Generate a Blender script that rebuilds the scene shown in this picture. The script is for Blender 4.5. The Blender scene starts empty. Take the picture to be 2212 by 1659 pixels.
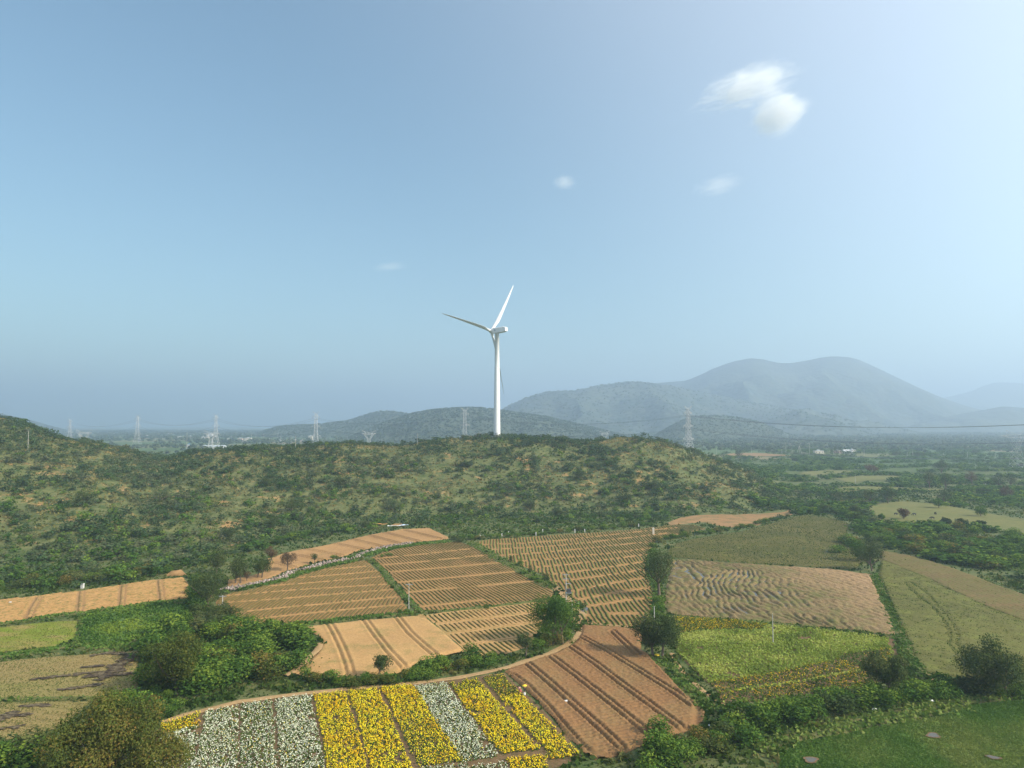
import bpy, math, random
import numpy as np
PI = math.pi
sc = bpy.context.scene
C = sc.collection
# ------------------------------------------------------------------ camera, light
CAM_H = 47.0
F = 683.0
PITCH = math.radians(3.39)
cd = bpy.data.cameras.new('camera'); cam = bpy.data.objects.new('camera', cd); C.objects.link(cam)
cam.location = (0, 0, CAM_H); cam.rotation_euler = (PI / 2 + PITCH, 0, 0)
cd.sensor_width = 36.0; cd.lens = F / 1024 * 36.0; cd.clip_start = 1.0; cd.clip_end = 60000.0
sc.camera = cam
SUN_AZ = math.radians(114.0)      # clockwise from the view direction (+Y)
SUN_EL = math.radians(33.0)
world = bpy.data.worlds.new('World'); sc.world = world; world.use_nodes = True
wn = world.node_tree.nodes; wl = world.node_tree.links
for n in list(wn): wn.remove(n)
wo = wn.new('ShaderNodeOutputWorld'); bg = wn.new('ShaderNodeBackground')
sky = wn.new('ShaderNodeTexSky'); sky.sky_type = 'NISHITA'; sky.sun_disc = False
sky.sun_elevation = SUN_EL; sky.sun_rotation = SUN_AZ
sky.altitude = 400; sky.air_density = 1.3; sky.dust_density = 0.3; sky.ozone_density = 0.6
bg.inputs['Strength'].default_value = 0.089
# thin bright veil of high cloud that thickens towards the sun (the sun stands to the right, out of view)
tcw = wn.new('ShaderNodeTexCoord'); dt = wn.new('ShaderNodeVectorMath'); dt.operation = 'DOT_PRODUCT'; wl.new(tcw.outputs['Generated'], dt.inputs[0])
dt.inputs[1].default_value = (math.sin(SUN_AZ) * math.cos(SUN_EL), math.cos(SUN_AZ) * math.cos(SUN_EL), math.sin(SUN_EL))
mrw = wn.new('ShaderNodeMapRange'); mrw.clamp = True; mrw.interpolation_type = 'SMOOTHSTEP'; wl.new(dt.outputs['Value'], mrw.inputs[0]); mrw.inputs[1].default_value = -.30; mrw.inputs[2].default_value = 1.0
bg2 = wn.new('ShaderNodeBackground'); bg2.inputs['Color'].default_value = (1.0, .94, .90, 1)
vm = wn.new('ShaderNodeMath'); vm.operation = 'MULTIPLY'; wl.new(mrw.outputs[0], vm.inputs[0]); vm.inputs[1].default_value = .62; wl.new(vm.outputs[0], bg2.inputs['Strength'])
adw = wn.new('ShaderNodeAddShader'); wl.new(bg.outputs[0], adw.inputs[0]); wl.new(bg2.outputs[0], adw.inputs[1])
tn = wn.new('ShaderNodeMix'); tn.data_type = 'RGBA'; tn.blend_type = 'MULTIPLY'; tn.inputs[0].default_value = 1.0; tn.inputs[7].default_value = (.80, 1.01, 1.03, 1)
wl.new(sky.outputs[0], tn.inputs[6]); wl.new(tn.outputs[2], bg.inputs[0]); wl.new(adw.outputs[0], wo.inputs[0])
ld = bpy.data.lights.new('sun', 'SUN'); sun = bpy.data.objects.new('sun', ld); C.objects.link(sun)
ld.energy = 5.0; ld.angle = math.radians(0.53); ld.color = (1.0, 0.89, 0.72)
from mathutils import Vector
sd = Vector((math.sin(SUN_AZ) * math.cos(SUN_EL), math.cos(SUN_AZ) * math.cos(SUN_EL), math.sin(SUN_EL)))
sun.rotation_euler = sd.to_track_quat('Z', 'Y').to_euler()
vs = sc.view_settings
vs.view_transform = 'Standard'; vs.look = 'None'; vs.exposure = 0.64; vs.gamma = 1.0; vs.use_curve_mapping = False
cy = sc.cycles
cy.max_bounces = 5; cy.diffuse_bounces = 2; cy.glossy_bounces = 2; cy.transmission_bounces = 2
cy.volume_bounces = 2; cy.transparent_max_bounces = 6; cy.use_denoising = True
cy.volume_step_rate = 1.0
HAZE_DENSITY = 0.00029

# ------------------------------------------------------------------ helpers
def ray(xv, yv):
    """direction of a point read off the photograph (2212 x 1659 reading) as (x/y, z/y)"""
    px = xv * 1024 / 2212.0; py = yv * 768 / 1659.0
    v = 384 - py
    fw = F * math.cos(PITCH) - v * math.sin(PITCH)
    up = F * math.sin(PITCH) + v * math.cos(PITCH)
    return (px - 512) / fw, up / fw
def P(xv, yv, z=0.0):
    u, s = ray(xv, yv)
    y = (z - CAM_H) / s
    return (u * y, y)
def PL(pts): return np.array([P(a, b) for a, b in pts])
def zA(x, y): return (459 + .1953 * x, 1150.3 + .1953 * y)
def zB(x, y): return (783 + .1953 * x, 1150.3 + .1953 * y)
def zC(x, y): return (1015.3 + .1953 * x, 1107.1 + .1953 * y)
_ox = {1: (0, 829.5), 2: (553, 829.5), 3: (1106, 829.5), 4: (1659, 829.5), 5: (0, 1244.25), 6: (553, 1244.25), 7: (1106, 1244.25), 8: (1659, 1244.25)}
def R(k, *p):
    o = _ox[k]; return [(o[0] + .25 * a, o[1] + .25 * b) for a, b in p]
def Z(fn, *p): return [fn(a, b) for a, b in p]

def _h(ix, iy, seed):
    n = (ix.astype(np.int64) * 374761393 + iy.astype(np.int64) * 668265263 + seed * 974711) & 0x7fffffff
    n = ((n ^ (n >> 13)) * 1274126177) & 0x7fffffff
    n = n ^ (n >> 16)
    return (n & 0xffff) / 65535.0
def vnoise(x, y, seed=0):
    x = np.asarray(x, float); y = np.asarray(y, float)
    xi = np.floor(x); yi = np.floor(y); fx = x - xi; fy = y - yi
    fx = fx * fx * (3 - 2 * fx); fy = fy * fy * (3 - 2 * fy)
    a = _h(xi, yi, seed); b = _h(xi + 1, yi, seed); c = _h(xi, yi + 1, seed); d = _h(xi + 1, yi + 1, seed)
    return a + (b - a) * fx + (c - a) * fy + (a - b - c + d) * fx * fy
def fbm(x, y, seed=0, oct=4):
    s = 0; a = .5; t = 0
    for i in range(oct):
        s = s + a * vnoise(x * 2 ** i, y * 2 ** i, seed + i * 7); t += a; a *= .5
    return s / t
def smooth(t):
    t = np.clip(t, 0, 1); return t * t * (3 - 2 * t)

def inpoly(x, y, poly):
    x = np.asarray(x); y = np.asarray(y); r = np.zeros(x.shape, bool)
    n = len(poly); j = n - 1
    for i in range(n):
        xi, yi = poly[i]; xj, yj = poly[j]
        if yi != yj:
            c = ((yi > y) != (yj > y)) & (x < (xj - xi) * (y - yi) / (yj - yi) + xi)
            r ^= c
        j = i
    return r
def distpl(x, y, pl):
    """distance to a polyline"""
    d = np.full(np.shape(x), 1e9)
    for (ax, ay), (bx, by) in zip(pl[:-1], pl[1:]):
        vx, vy = bx - ax, by - ay; L = vx * vx + vy * vy + 1e-9
        t = np.clip(((x - ax) * vx + (y - ay) * vy) / L, 0, 1)
        d = np.minimum(d, np.hypot(x - ax - t * vx, y - ay - t * vy))
    return d
def rough_poly(poly, step=2.0, amp=.22, seed=1):
    out = []
    n = len(poly)
    for i in range(n):
        a = np.array(poly[i]); b = np.array(poly[(i + 1) % n]); L = np.linalg.norm(b - a)
        k = max(1, int(L / step)); nn = np.array([-(b - a)[1], (b - a)[0]]) / (L + 1e-9)
        for j in range(k):
            p = a + (b - a) * j / k
            w = (fbm(p[0] * .35, p[1] * .35, seed) - .5) * 2 * amp * 2
            out.append(p + nn * w)
    return np.array(out)
def resample(pl, step):
    pl = np.array(pl); d = np.r_[0, np.cumsum(np.linalg.norm(np.diff(pl, axis=0), axis=1))]
    n = max(2, int(d[-1] / step) + 1); s = np.linspace(0, d[-1], n)
    return np.c_[np.interp(s, d, pl[:, 0]), np.interp(s, d, pl[:, 1])]

def qmesh(name, V, Fc, mats=None, attrs=None, matidx=None, smooth_shade=False):
    V = np.asarray(V, np.float32).reshape(-1, 3); Fc = np.asarray(Fc, np.int32); k = Fc.shape[1]
    me = bpy.data.meshes.new(name)
    me.vertices.add(len(V)); me.vertices.foreach_set('co', V.ravel())
    me.loops.add(Fc.size); me.loops.foreach_set('vertex_index', Fc.ravel())
    me.polygons.add(len(Fc)); me.polygons.foreach_set('loop_start', np.arange(0, Fc.size, k, dtype=np.int32))
    if smooth_shade: me.polygons.foreach_set('use_smooth', np.ones(len(Fc), bool))
    for m in (mats or []): me.materials.append(m)
    if matidx is not None: me.polygons.foreach_set('material_index', np.asarray(matidx, np.int32))
    for an, av in (attrs or {}).items():
        a = me.attributes.new(an, 'FLOAT', 'POINT'); a.data.foreach_set('value', np.asarray(av, np.float32))
    me.update(calc_edges=True)
    return me
def link(name, me, parent=None, loc=None, kind=None, label=None, cat=None, group=None, rz=0, scale=None):
    o = bpy.data.objects.new(name, me); C.objects.link(o)
    if parent is not None: o.parent = parent
    if loc is not None: o.location = loc
    if rz: o.rotation_euler = (0, 0, rz)
    if scale is not None: o.scale = scale
    if kind: o['kind'] = kind
    if label: o['label'] = label
    if cat: o['category'] = cat
    if group: o['group'] = group
    return o

class MB:
    """collects boxes, bars and tubes into one mesh"""
    def __init__(s): s.v = []; s.f = []; s.m = []
    def add(s, vs, fs, mi=0):
        b = len(s.v); s.v += [tuple(v) for v in vs]; s.f += [tuple(b + i for i in f) for f in fs]; s.m += [mi] * len(fs)
    def box(s, x0, x1, y0, y1, z0, z1, mi=0):
        s.add([(x0, y0, z0), (x1, y0, z0), (x1, y1, z0), (x0, y1, z0), (x0, y0, z1), (x1, y0, z1), (x1, y1, z1), (x0, y1, z1)],
              [(0, 3, 2, 1), (4, 5, 6, 7), (0, 1, 5, 4), (1, 2, 6, 5), (2, 3, 7, 6), (3, 0, 4, 7)], mi)
    def tube(s, pts, rad, n=6, mi=0, cap=True):
        pts = [Vector(p) for p in pts]; rings = []
        for i, p in enumerate(pts):
            d = (pts[min(i + 1, len(pts) - 1)] - pts[max(i - 1, 0)])
            if d.length < 1e-6: d = Vector((0, 0, 1))
            d.normalize()
            a = Vector((0, 0, 1)) if abs(d.z) < .9 else Vector((1, 0, 0))
            e1 = d.cross(a).normalized(); e2 = d.cross(e1)
            r = rad[i] if isinstance(rad, (list, tuple)) else rad
            rings.append([p + (e1 * math.cos(2 * PI * k / n) + e2 * math.sin(2 * PI * k / n)) * r for k in range(n)])
        vs_ = [v for q in rings for v in q]; fs = []
        for i in range(len(rings) - 1):
            for k in range(n):
                fs.append((i * n + k, i * n + (k + 1) % n, (i + 1) * n + (k + 1) % n, (i + 1) * n + k))
        if cap: fs.append(tuple(range(n))); fs.append(tuple((len(rings) - 1) * n + k for k in reversed(range(n))))
        s.add(vs_, fs, mi)
    def mesh(s, name, mats, smooth_shade=False):
        me = bpy.data.meshes.new(name); me.from_pydata([tuple(v) for v in s.v], [], s.f)
        for m in mats: me.materials.append(m)
        me.polygons.foreach_set('material_index', s.m)
        if smooth_shade: me.polygons.foreach_set('use_smooth', [True] * len(s.f))
        me.update(); return me

# ------------------------------------------------------------------ materials
def newmat(name):
    m = bpy.data.materials.new(name); m.use_nodes = True; nt = m.node_tree
    for n in list(nt.nodes): nt.nodes.remove(n)
    out = nt.nodes.new('ShaderNodeOutputMaterial')
    return m, nt, out
def N(nt, t, **kw):
    n = nt.nodes.new(t)
    for k, v in kw.items(): setattr(n, k, v)
    return n
def ramp(nt, stops, interp='LINEAR'):
    r = nt.nodes.new('ShaderNodeValToRGB'); r.color_ramp.interpolation = interp
    el = r.color_ramp.elements
    while len(el) < len(stops): el.new(0.5)
    for e, (p, c) in zip(el, stops): e.position = p; e.color = (*c, 1)
    return r
def noise(nt, scale, detail=4, rough=.6, vec=None, dist=0):
    n = nt.nodes.new('ShaderNodeTexNoise'); n.inputs['Scale'].default_value = scale
    n.inputs['Detail'].default_value = detail; n.inputs['Roughness'].default_value = rough
    n.inputs['Distortion'].default_value = dist
    if vec is not None: nt.links.new(vec, n.inputs['Vector'])
    return n
def mix(nt, fac, a, b):
    m = nt.nodes.new('ShaderNodeMix'); m.data_type = 'RGBA'
    for s, v in ((0, fac), (6, a), (7, b)):
        if hasattr(v, 'is_output'): nt.links.new(v, m.inputs[s])
        elif s == 0: m.inputs[0].default_value = v
        else: m.inputs[s].default_value = (*v, 1)
    return m.outputs[2]
def step(nt, val, lo, hi):
    m = nt.nodes.new('ShaderNodeMapRange'); m.clamp = True
    m.inputs[1].default_value = lo; m.inputs[2].default_value = hi
    nt.links.new(val, m.inputs[0]); return m.outputs[0]
def wpos(nt): return nt.nodes.new('ShaderNodeNewGeometry').outputs['Position']
def finish(nt, out, col, rough=.95, bump=None, bstr=.4, bdist=.1, spec=.15):
    b = nt.nodes.new('ShaderNodeBsdfPrincipled'); b.inputs['Roughness'].default_value = rough
    b.inputs['Specular IOR Level'].default_value = spec
    if hasattr(col, 'is_output'): nt.links.new(col, b.inputs['Base Color'])
    else: b.inputs['Base Color'].default_value = (*col, 1)
    if bump is not None:
        bn = nt.nodes.new('ShaderNodeBump'); bn.inputs['Strength'].default_value = bstr; bn.inputs['Distance'].default_value = bdist
        nt.links.new(bump, bn.inputs['Height']); nt.links.new(bn.outputs[0], b.inputs['Normal'])
    nt.links.new(b.outputs[0], out.inputs[0]); return b
def plain(name, col, rough=.6, spec=.3, metal=0):
    m, nt, out = newmat(name); n = noise(nt, 3, 3, .6, wpos(nt))
    c = mix(nt, n.outputs[0], tuple(x * .88 for x in col), tuple(min(1, x * 1.08) for x in col))
    b = finish(nt, out, c, rough, spec=spec); b.inputs['Metallic'].default_value = metal; return m

def foliage(name, stops, transl=.22, nscale=.25):
    m, nt, out = newmat(name)
    at = N(nt, 'ShaderNodeAttribute', attribute_name='tint')
    oi = N(nt, 'ShaderNodeObjectInfo')
    n = noise(nt, nscale, 2, .5, wpos(nt))
    a = N(nt, 'ShaderNodeMath', operation='MULTIPLY_ADD'); nt.links.new(n.outputs[0], a.inputs[0]); a.inputs[1].default_value = .5; a.inputs[2].default_value = -.25
    b_ = N(nt, 'ShaderNodeMath', operation='ADD'); nt.links.new(at.outputs['Fac'], b_.inputs[0]); nt.links.new(a.outputs[0], b_.inputs[1])
    c_ = N(nt, 'ShaderNodeMath', operation='MULTIPLY_ADD'); nt.links.new(oi.outputs['Random'], c_.inputs[0]); c_.inputs[1].default_value = .3; c_.inputs[2].default_value = -.15
    d_ = N(nt, 'ShaderNodeMath', operation='ADD'); nt.links.new(b_.outputs[0], d_.inputs[0]); nt.links.new(c_.outputs[0], d_.inputs[1])
    r = ramp(nt, stops); nt.links.new(d_.outputs[0], r.inputs[0])
    df = N(nt, 'ShaderNodeBsdfDiffuse'); tr = N(nt, 'ShaderNodeBsdfTranslucent'); mx = N(nt, 'ShaderNodeMixShader')
    nt.links.new(r.outputs[0], df.inputs[0])
    hs = N(nt, 'ShaderNodeHueSaturation'); hs.inputs['Saturation'].default_value = 1.15; hs.inputs['Value'].default_value = 1.3
    nt.links.new(r.outputs[0], hs.inputs['Color']); nt.links.new(hs.outputs[0], tr.inputs[0])
    mx.inputs[0].default_value = transl
    nt.links.new(df.outputs[0], mx.inputs[1]); nt.links.new(tr.outputs[0], mx.inputs[2]); nt.links.new(mx.outputs[0], out.inputs[0])
    return m
M = {}
M['scrub'] = foliage('scrub_leaves', [(0, (.050, .066, .036)), (.3, (.062, .098, .044)), (.55, (.095, .112, .062)), (.75, (.12, .115, .072)), (1, (.22, .19, .10))])
M['green'] = foliage('green_leaves', [(0, (.022, .058, .018)), (.4, (.042, .105, .026)), (.7, (.078, .155, .034)), (1, (.13, .21, .04))])
M['dark'] = foliage('dark_leaves', [(0, (.026, .038, .020)), (.5, (.046, .062, .028)), (1, (.10, .095, .042))], .15)
M['olive'] = foliage('olive_leaves', [(0, (.035, .055, .018)), (.45, (.08, .095, .026)), (.75, (.135, .12, .034)), (1, (.22, .13, .05))])
M['brown'] = foliage('brown_leaves', [(0, (.075, .052, .035)), (.5, (.12, .082, .05)), (1, (.17, .12, .065))], .15)
M['far'] = foliage('woodland_leaves', [(0, (.026, .048, .024)), (.5, (.055, .082, .036)), (1, (.10, .115, .055))], .1, .01)
M['bark'] = plain('bark', (.12, .09, .065), .9)
M['weed'] = foliage('weed_blades', [(0, (.04, .075, .025)), (.4, (.08, .12, .04)), (.7, (.17, .17, .08)), (1, (.30, .24, .14))], .3, .08)

def soil(name, c1, c2, green=None, gam=.4, scale=.08, bstr=.5, fine=1.6, streak=None, bd=.12):
    """bare earth with clods, a second tone and optional greenish growth"""
    m, nt, out = newmat(name); p = wpos(nt)
    v = p
    if streak:
        mp = N(nt, 'ShaderNodeMapping'); mp.inputs['Rotation'].default_value = (0, 0, streak[0]); mp.inputs['Scale'].default_value = (streak[1], 1, 1)
        nt.links.new(p, mp.inputs[0]); v = mp.outputs[0]
    big = noise(nt, scale, 5, .65, v); f = noise(nt, fine, 6, .75, v)
    col = mix(nt, step(nt, big.outputs[0], .36, .62), tuple(x * .80 for x in c1), c2)
    dk = mix(nt, step(nt, f.outputs[0], .28, .62), tuple(x * .62 for x in c1), tuple(min(1, x * 1.22) for x in c2))
    col = mix(nt, .55, col, dk)
    if green:
        g = noise(nt, scale * 2.2, 5, .7, v)
        gf = noise(nt, fine * 1.3, 3, .7, p)
        k = N(nt, 'ShaderNodeMath', operation='MULTIPLY'); nt.links.new(step(nt, g.outputs[0], .62 - gam * .35, .78 - gam * .35), k.inputs[0]); nt.links.new(step(nt, gf.outputs[0], .35, .6), k.inputs[1])
        col = mix(nt, k.outputs[0], col, green)
    finish(nt, out, col, .97, f.outputs[0], bstr, bd)
    return m
# ------------------------------------------------------------------ terrain
# skyline of the near hill as read off the photograph: (x, y, depth of the ridge in metres, height of the bushes on it)
HS = [(-900, 905, 520), (-400, 880, 520), (0, 896, 470), (40, 905, 470), (80, 921, 465), (110, 934, 460), (140, 944, 460), (190, 951, 462), (225, 957, 465), (262, 966, 470),
      (300, 976, 480), (335, 984, 490), (370, 983, 490), (405, 974, 490), (450, 969, 492), (500, 965, 492), (553, 961, 490), (610, 960, 490),
      (663, 957, 490), (712, 954, 490), (773, 953, 492), (813, 957, 494), (863, 960, 496), (885, 957, 498), (915, 950, 500), (963, 943, 503), (1020, 941, 506),
      (1072, 942.5, 508), (1120, 942, 508), (1180, 942, 508), (1226, 945, 506), (1278, 950, 505), (1326, 941, 502), (1381, 940, 500), (1418, 948, 500),
      (1474, 962, 498), (1506, 975, 497), (1540, 989, 495), (1581, 1003, 492), (1620, 1024, 485), (1659, 1048, 470), (1700, 1078, 440), (1760, 1100, 420), (1900, 1130, 400)]
_hu = np.array([ray(a, b)[0] for a, b, c in HS]); _hs = np.array([ray(a, b)[1] for a, b, c in HS]); _hy = np.array([c for a, b, c in HS], float)
_hz = np.maximum(0, CAM_H + _hs * _hy - 2.2)
_hz[HS.index((1072, 942.5, 508))] += 1.6
HF = [(-900, 225), (0, 225), (200, 222), (400, 245), (600, 292), (870, 345), (1100, 352), (1400, 352), (1650, 360), (1700, 365), (1900, 330)]
_fu = np.array([ray(a, 1100)[0] for a, b in HF]); _fy = np.array([b for a, b in HF], float)
_tu = np.linspace(-2.2, 1.4, 1801)
def _sm(a, k):
    w = np.hanning(2 * k + 1); w /= w.sum(); return np.convolve(np.pad(a, k, mode='edge'), w, mode='valid')
_tz = _sm(np.interp(_tu, _hu, _hz), 6); _ty = _sm(np.interp(_tu, _hu, _hy), 12); _tf = _sm(np.interp(_tu, _fu, _fy), 40)
_tz = _tz * smooth((_tu + 2.0) / .8)
def terrain(x, y):
    x = np.asarray(x, float); y = np.asarray(y, float); yy = np.maximum(y, 1.0)
    u = np.clip(x / yy, -2.2, 1.4)
    zr = np.interp(u, _tu, _tz); yr = np.interp(u, _tu, _ty); yf = np.interp(u, _tu, _tf)
    t = np.clip((yy - yf) / (yr - yf), 0, 1)
    p = np.where(t < 1, .45 * t + .55 * smooth(t), 1.0)
    p = p * smooth(t * 5)
    p = 1 - (1 - p) ** 1.15
    back = smooth((yy - yr - 6) / 300.0)
    z = zr * p * (1 - back)
    n = (fbm(x / 34, y / 34, 3, 4) - .5) * 7.0 + (fbm(x / 9, y / 9, 9, 2) - .5) * 1.6
    env = smooth(t * 4) * smooth((1 - t) * 4 + .12) * (t < 1) * smooth(zr / 6)
    z = z + n * env
    roll = (fbm(x / 160, y / 160, 21, 3) - .5) * 5 * smooth((yy - 380) / 300) * (yy > 380)
    z = z + roll
    return np.where(y < 60, 0.0, z)
def VT(xv, yv, far=False):
    u, s = ray(xv, yv)
    ys = np.linspace(60, 9000 if far else 1400, 12000); z = terrain(u * ys, ys); g = CAM_H + s * ys
    i = np.argmax(z >= g)
    y = ys[i]; return (u * y, y, float(z[i]))

th = np.r_[np.linspace(-50, 50, 520), np.linspace(50, 310, 42)[1:-1]]
th = np.radians(th)
rr = np.r_[4, np.linspace(20, 200, 14), np.linspace(203, 660, 132), np.geomspace(675, 16500, 110)]
RR, TH = np.meshgrid(rr, th, indexing='ij')
gx = RR * np.sin(TH); gy = RR * np.cos(TH); gz = terrain(gx, gy)
nr, nt_ = RR.shape
i, j = np.meshgrid(np.arange(nr - 1), np.arange(nt_), indexing='ij'); j2 = (j + 1) % nt_
quads = np.stack([i * nt_ + j, (i + 1) * nt_ + j, (i + 1) * nt_ + j2, i * nt_ + j2], -1).reshape(-1, 4)

def ground_mat():
    m, nt, out = newmat('ground'); p = wpos(nt)
    sx = N(nt, 'ShaderNodeSeparateXYZ'); nt.links.new(p, sx.inputs[0])
    n1 = noise(nt, .028, 5, .6, p); n2 = noise(nt, .16, 5, .7, p); n3 = noise(nt, 1.1, 5, .75, p); n4 = noise(nt, .07, 5, .72, p)
    grass = mix(nt, step(nt, n2.outputs[0], .38, .6), (.075, .10, .038), (.21, .19, .095))
    grass = mix(nt, step(nt, n3.outputs[0], .3, .7), mix(nt, .5, grass, (.055, .06, .032)), grass)
    col = mix(nt, step(nt, n4.outputs[0], .575, .64), grass, (.36, .20, .105))
    # near the fields the verges are greener
    hgt = step(nt, sx.outputs[2], .3, 3.0)
    near = mix(nt, step(nt, n2.outputs[0], .4, .62), (.06, .10, .035), (.20, .17, .09))
    near = mix(nt, step(nt, n1.outputs[0], .62, .72), near, (.30, .19, .11))
    near = mix(nt, .4, near, mix(nt, step(nt, n3.outputs[0], .3, .7), (.05, .07, .03), (.17, .17, .08)))
    col = mix(nt, hgt, near, col)
    # far plain: patchwork of plots
    mp = N(nt, 'ShaderNodeMapping'); mp.inputs['Scale'].default_value = (.006, .0042, 0); mp.inputs['Rotation'].default_value = (0, 0, .3); nt.links.new(p, mp.inputs[0])
    vo = N(nt, 'ShaderNodeTexVoronoi'); vo.inputs['Scale'].default_value = 1.0; vo.inputs['Randomness'].default_value = .8; nt.links.new(mp.outputs[0], vo.inputs['Vector'])
    se = N(nt, 'ShaderNodeSeparateColor'); nt.links.new(vo.outputs['Color'], se.inputs[0])
    r = ramp(nt, [(0, (.07, .12, .05)), (.3, (.10, .13, .06)), (.45, (.20, .18, .10)), (.6, (.085, .14, .055)), (.8, (.29, .20, .13)), (1, (.06, .10, .05))], 'CONSTANT')
    nt.links.new(se.outputs[0], r.inputs[0])
    far = mix(nt, .35, r.outputs[0], near)
    col = mix(nt, step(nt, sx.outputs[1], 620, 760), col, far)
    finish(nt, out, col, .97, n3.outputs[0], .6, .35)
    return m
M['ground'] = ground_mat()
link('ground', qmesh('ground', np.stack([gx, gy, gz], -1), quads, [M['ground']], smooth_shade=True), kind='structure')

def hill_mat(name, a, b, sc_=.02, bd=6):
    m, nt, out = newmat(name); p = wpos(nt)
    n1 = noise(nt, sc_, 7, .7, p); n2 = noise(nt, sc_ * .15, 4, .6, p)
    vo = N(nt, 'ShaderNodeTexVoronoi'); vo.inputs['Scale'].default_value = sc_ * 3.2; nt.links.new(p, vo.inputs['Vector'])
    col = mix(nt, step(nt, n1.outputs[0], .35, .65), a, b)
    col = mix(nt, step(nt, n2.outputs[0], .5, .75), col, tuple(x * 1.5 for x in b))
    inv = N(nt, 'ShaderNodeMath', operation='SUBTRACT'); inv.inputs[0].default_value = 1; nt.links.new(vo.outputs['Distance'], inv.inputs[1])
    finish(nt, out, col, .98, inv.outputs[0], 1.0, bd)
    return m
M['hill'] = hill_mat('hill_forest', (.045, .068, .040), (.08, .095, .055), .03, 4)
M['mount'] = hill_mat('mountain_forest', (.034, .060, .046), (.085, .098, .065), .010, 9)
def ridge(name, pts, Yr, foot, back, amp, lam, mat, nu=260, ny=70, seed=1, trees=None, bush=0):
    us = np.array([ray(a, b)[0] for a, b in pts]); ss = np.array([ray(a, b)[1] for a, b in pts])
    zr_ = CAM_H + ss * Yr - bush
    uu = np.linspace(us[0], us[-1], nu)
    zz = np.interp(uu, us, zr_)
    zz = _sm(zz, max(1, nu // 60))
    fun_z = lambda u: np.interp(u, uu, zz, left=-30, right=-30)
    def h(x, y):
        u = x / y; yr = Yr * (1 + .06 * (fbm(u * 9 + 40, u * 0, seed, 3) - .5))
        t = (y - foot) / (yr - foot)
        z0 = fun_z(u)
        spur = (fbm(x / lam, y / (lam * 1.7), seed + 5, 5) - .5) + .8 * (.5 - np.abs(2 * fbm(x / lam * .8 + 7, y / (lam * 2.2), seed + 15, 3) - 1) * 2) * .5
        p = np.where(t <= 1, np.clip(t, 0, 1) ** 1.25 * .55 + .45 * smooth(t), 1 - smooth((y - yr) / (back - yr)))
        z = (z0 + 12) * p - 12
        return z + spur * amp * 6.75 * np.clip(t, 0, 1) * (1 - np.clip(t, 0, 1)) ** 2 * np.clip(z0 / 60, 0, 1)
    ys = np.r_[np.linspace(foot, Yr, int(ny * .72)), np.linspace(Yr, back, ny - int(ny * .72) + 1)[1:]]
    U, Y = np.meshgrid(uu, ys); X = U * Y; Zz = h(X, Y)
    a, b = np.meshgrid(np.arange(len(ys) - 1), np.arange(nu - 1), indexing='ij')
    q = np.stack([a * nu + b, a * nu + b + 1, (a + 1) * nu + b + 1, (a + 1) * nu + b], -1).reshape(-1, 4)
    link(name, qmesh(name, np.stack([X, Y, Zz], -1), q, [mat], smooth_shade=True), kind='structure')
    return h, (us[0], us[-1], foot, Yr)
RG = {}
RG['m1'] = ridge('mountain', [(1180, 930), (1260, 880), (1330, 845), (1390, 829), (1440, 825), (1480, 822), (1510, 811), (1540, 797), (1580, 783), (1620, 775), (1650, 779), (1680, 787), (1710, 787), (1740, 781), (1770, 774), (1800, 770.5), (1825, 771), (1850, 775), (1900, 795), (1950, 820), (2010, 848), (2045, 862), (2100, 880), (2212, 905), (2350, 930)],
                 5200, 3500, 7400, 420, 620, M['mount'], nu=360, ny=100, seed=31)
RG['m2'] = ridge('mountain', [(1000, 935), (1060, 905), (1085, 884), (1130, 862), (1180, 846), (1210, 844), (1240, 845), (1290, 834), (1330, 828), (1360, 825), (1400, 827), (1450, 834), (1500, 844), (1560, 855), (1640, 871), (1740, 890), (1850, 908), (1980, 930)],
                 3900, 2600, 5200, 240, 430, M['mount'], nu=320, ny=90, seed=47)
RG['m3'] = ridge('mountain', [(1850, 915), (1980, 880), (2040, 858), (2075, 850), (2100, 843), (2125, 831), (2150, 826), (2180, 827), (2212, 830), (2300, 842), (2420, 880), (2600, 915)],
                 8000, 6500, 10500, 260, 700, M['mount'], nu=160, ny=60, seed=59)
RG['m4'] = ridge('hill', [(1880, 935), (1960, 918), (2030, 903), (2080, 893), (2120, 886), (2165, 878), (2212, 881), (2300, 895), (2420, 935)],
                 4300, 3300, 5600, 90, 300, M['mount'], nu=140, ny=60, seed=63)
RG['h1'] = ridge('hill', [(1370, 955), (1410, 940), (1440, 922), (1470, 906), (1495, 897), (1520, 894), (1560, 894), (1600, 899), (1640, 908), (1680, 924), (1730, 945), (1760, 955)],
                 2300, 1850, 2900, 24, 120, M['hill'], nu=160, ny=60, seed=71, bush=5)
RG['h2'] = ridge('hill', [(500, 955), (540, 940), (570, 928), (600, 919), (640, 915), (680, 914), (720, 910), (750, 906), (790, 893), (820, 885), (850, 886), (872, 889), (910, 900), (960, 916), (1040, 940)],
                 3000, 2300, 3900, 60, 200, M['hill'], nu=200, ny=70, seed=83, bush=6)
RG['h3'] = ridge('hill', [(690, 965), (740, 948), (790, 926), (830, 909), (880, 892), (920, 884), (960, 879.5), (1000, 877), (1040, 877), (1085, 883), (1180, 896), (1300, 925), (1420, 955)],
                 2250, 1600, 3000, 46, 150, M['hill'], nu=220, ny=80, seed=97, bush=5)
RG['h4'] = ridge('hill', [(-200, 860), (-60, 880), (30, 899), (60, 905), (100, 917), (150, 930), (200, 938), (260, 945), (320, 950)],
                 4200, 3400, 5400, 60, 260, M['hill'], nu=120, ny=50, seed=103, bush=5)

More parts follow.
